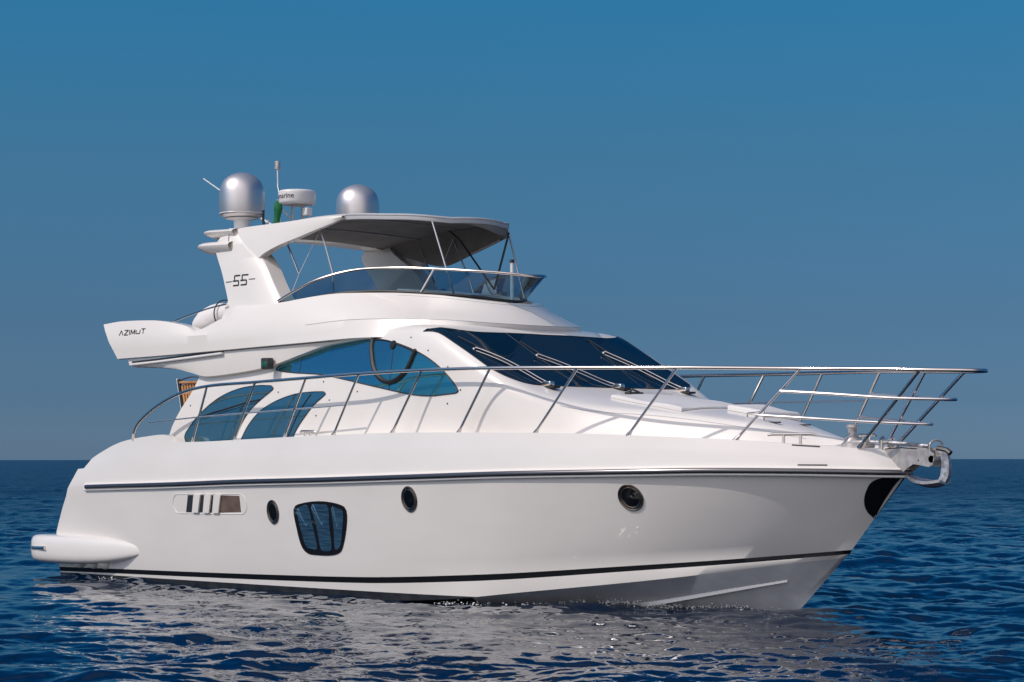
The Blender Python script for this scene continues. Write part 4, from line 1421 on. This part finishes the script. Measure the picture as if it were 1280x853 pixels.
# rolled green flag under the radar
mb = MB()
G = []
for t in np.linspace(0, 1, 22):
    z = 5.99 - 0.40 * t
    r_ = 0.022 + 0.040 * min(1, t * 3.2) ** 0.7 + 0.008 * math.sin(2.2 * t * math.pi)
    G.append([(3.42 + 0.02 * math.sin(5 * t) + r_ * (1 + 0.16 * math.sin(3 * a + 2 * t)) * math.cos(a), -0.26 + r_ * (1 + 0.16 * math.sin(2 * a + 3 * t)) * math.sin(a), z) for a in np.linspace(0, 2 * math.pi, 20, endpoint=False)])
mb.grid(np.array(G), close_v=True)
mb.add(G[0], [tuple(range(20))])
mb.add(G[-1], [tuple(range(20))])
fl = mb.build("flag", GREENCLOTH)
tag(fl, "furled green flag hanging under the white radar scanner", "flag")
MB().tube([(3.40, -0.26, 5.45), (3.42, -0.26, 6.02)], 0.006, 6).build("halyard", RADOME, fl)

# covered outboard motor lying on the flybridge wing
mb = MB()
pth = [(2.95, -1.45, 3.80), (3.05, -1.45, 3.93), (3.25, -1.44, 4.03), (3.45, -1.43, 4.10), (3.62, -1.42, 4.13), (3.78, -1.41, 4.12), (3.86, -1.40, 4.08)]
rr = [0.10, 0.19, 0.225, 0.215, 0.19, 0.14, 0.05]
P = spline(pth, 20)
R_ = np.interp(np.linspace(0, 1, 20), np.linspace(0, 1, 7), rr)
mb.tube(P, R_, 20)
ob = thing("outboard_motor", "covered white outboard motor stowed on the flybridge beside the radar arch", "outboard motor", (3.3, -1.44, 3.74))
mb.build("cover", COVER, ob)
mb = MB()
mb.tube([P[14] + [0.0, -0.215 * math.cos(a), 0.215 * math.sin(a)] for a in np.linspace(-0.6, 2.6, 16)], 0.010, 6)
mb.build("strap", PLASTIC, ob)
MB().box((3.2, -1.44, 3.79), (0.3, 0.3, 0.10), None, bev=0.02).build("cradle", GREYBEIGE, ob)

# teak slatted gangway standing folded in the cockpit
gw = thing("gangway", "varnished teak slatted gangway standing folded upright at the stern behind the cockpit", "gangway", (0.5, 0.0, 0.62))
ax = np.array([0.25, 0.0, -1.0])
ax /= np.linalg.norm(ax)
wv = np.array([1.0, 0.22, 0.0])
wv /= np.linalg.norm(wv)
o_ = np.array([0.38, 0.0, 3.22])
mb = MB()
mb.tube([o_ - wv * 0.045 - ax * 0.02, o_ - wv * 0.045 + ax * 2.55], 0.024, 10)
mb.build("gangway_pole", BRIGHT, gw)
mb = MB()
mb.bar(o_ - wv * 0.01, o_ - wv * 0.01 + ax * 2.55, 0.05, 0.05, up=wv)
mb.build("side_rail", RUBBER, gw)
W_ = 0.62
mb = MB()
for k in range(11):
    a = o_ + wv * (0.05 + W_ * k / 10)
    top_ = 0.10 - 0.05 * math.sin(math.pi * k / 10)
    mb.bar(a + ax * top_, a + ax * 2.55, 0.03, 0.040, up=wv)
mb.bar(o_ + wv * 0.03 + ax * 0.05, o_ + wv * (W_ + 0.07) + ax * 0.05, 0.10, 0.035, up=ax)
for q in (0.24, 0.8, 1.4, 2.0):
    mb.bar(o_ + wv * 0.03 + ax * q, o_ + wv * (W_ + 0.07) + ax * q, 0.035, 0.03, up=ax)
mb.build("slatted_panel", TEAK, gw)
MB().tube(spline([o_ + wv * 0.02 + ax * 0.01, o_ + wv * 0.3 - ax * 0.045, o_ + wv * (W_ + 0.1) + ax * 0.01], 14), 0.012, 6).build("edge_trim", RUBBER, gw)

# little breaking wave and drops thrown up along the forefoot
mb = MB()
rg = np.random.default_rng(5)
ico = [(0, 0, 1), (0.894, 0, 0.447), (0.276, 0.851, 0.447), (-0.724, 0.526, 0.447), (-0.724, -0.526, 0.447), (0.276, -0.851, 0.447), (0.724, 0.526, -0.447), (-0.276, 0.851, -0.447), (-0.894, 0, -0.447), (-0.276, -0.851, -0.447), (0.724, -0.526, -0.447), (0, 0, -1)]
icf = [(0, 1, 2), (0, 2, 3), (0, 3, 4), (0, 4, 5), (0, 5, 1), (1, 6, 2), (2, 7, 3), (3, 8, 4), (4, 9, 5), (5, 10, 1), (1, 10, 6), (2, 6, 7), (3, 7, 8), (4, 8, 9), (5, 9, 10), (6, 11, 7), (7, 11, 8), (8, 11, 9), (9, 11, 10), (10, 11, 6)]
for x0, x1, cnt, hi in ((11.55, 12.55, 420, 0.07), (9.3, 10.1, 150, 0.045), (12.6, 14.0, 170, 0.04), (10.3, 11.4, 90, 0.03), (1.3, 1.7, 24, 0.03)):
    for _ in range(cnt):
        x = rg.uniform(x0, x1)
        y = -float(np.interp(x, [0, 6, 9.5, 10.5, 11.5, 12.5, 13.3, 14.0], [2.14, 2.15, 2.0, 1.62, 1.13, 0.72, 0.36, 0.03])) - abs(rg.normal(0.05, 0.07))
        z = float(water_height(np.array([x]), np.array([y]))[0]) + abs(rg.normal(0, hi * 0.55)) - 0.005
        r_ = rg.uniform(0.003, 0.011) * (1.0 if z < WATER_Z + 0.12 else 0.6)
        sq = rg.uniform(0.5, 1.0)
        st_ = rg.uniform(1.0, 2.2)
        mb.add([(x + a * r_ * st_, y + b * r_, z + c * r_ * sq) for a, b, c in ico], icf)
FOAM = mat("white_foam", (0.75, 0.76, 0.76), 0.5)
fo_ = mb.build("foam", FOAM, None, merge=0.00001)
fo_["kind"] = "stuff"
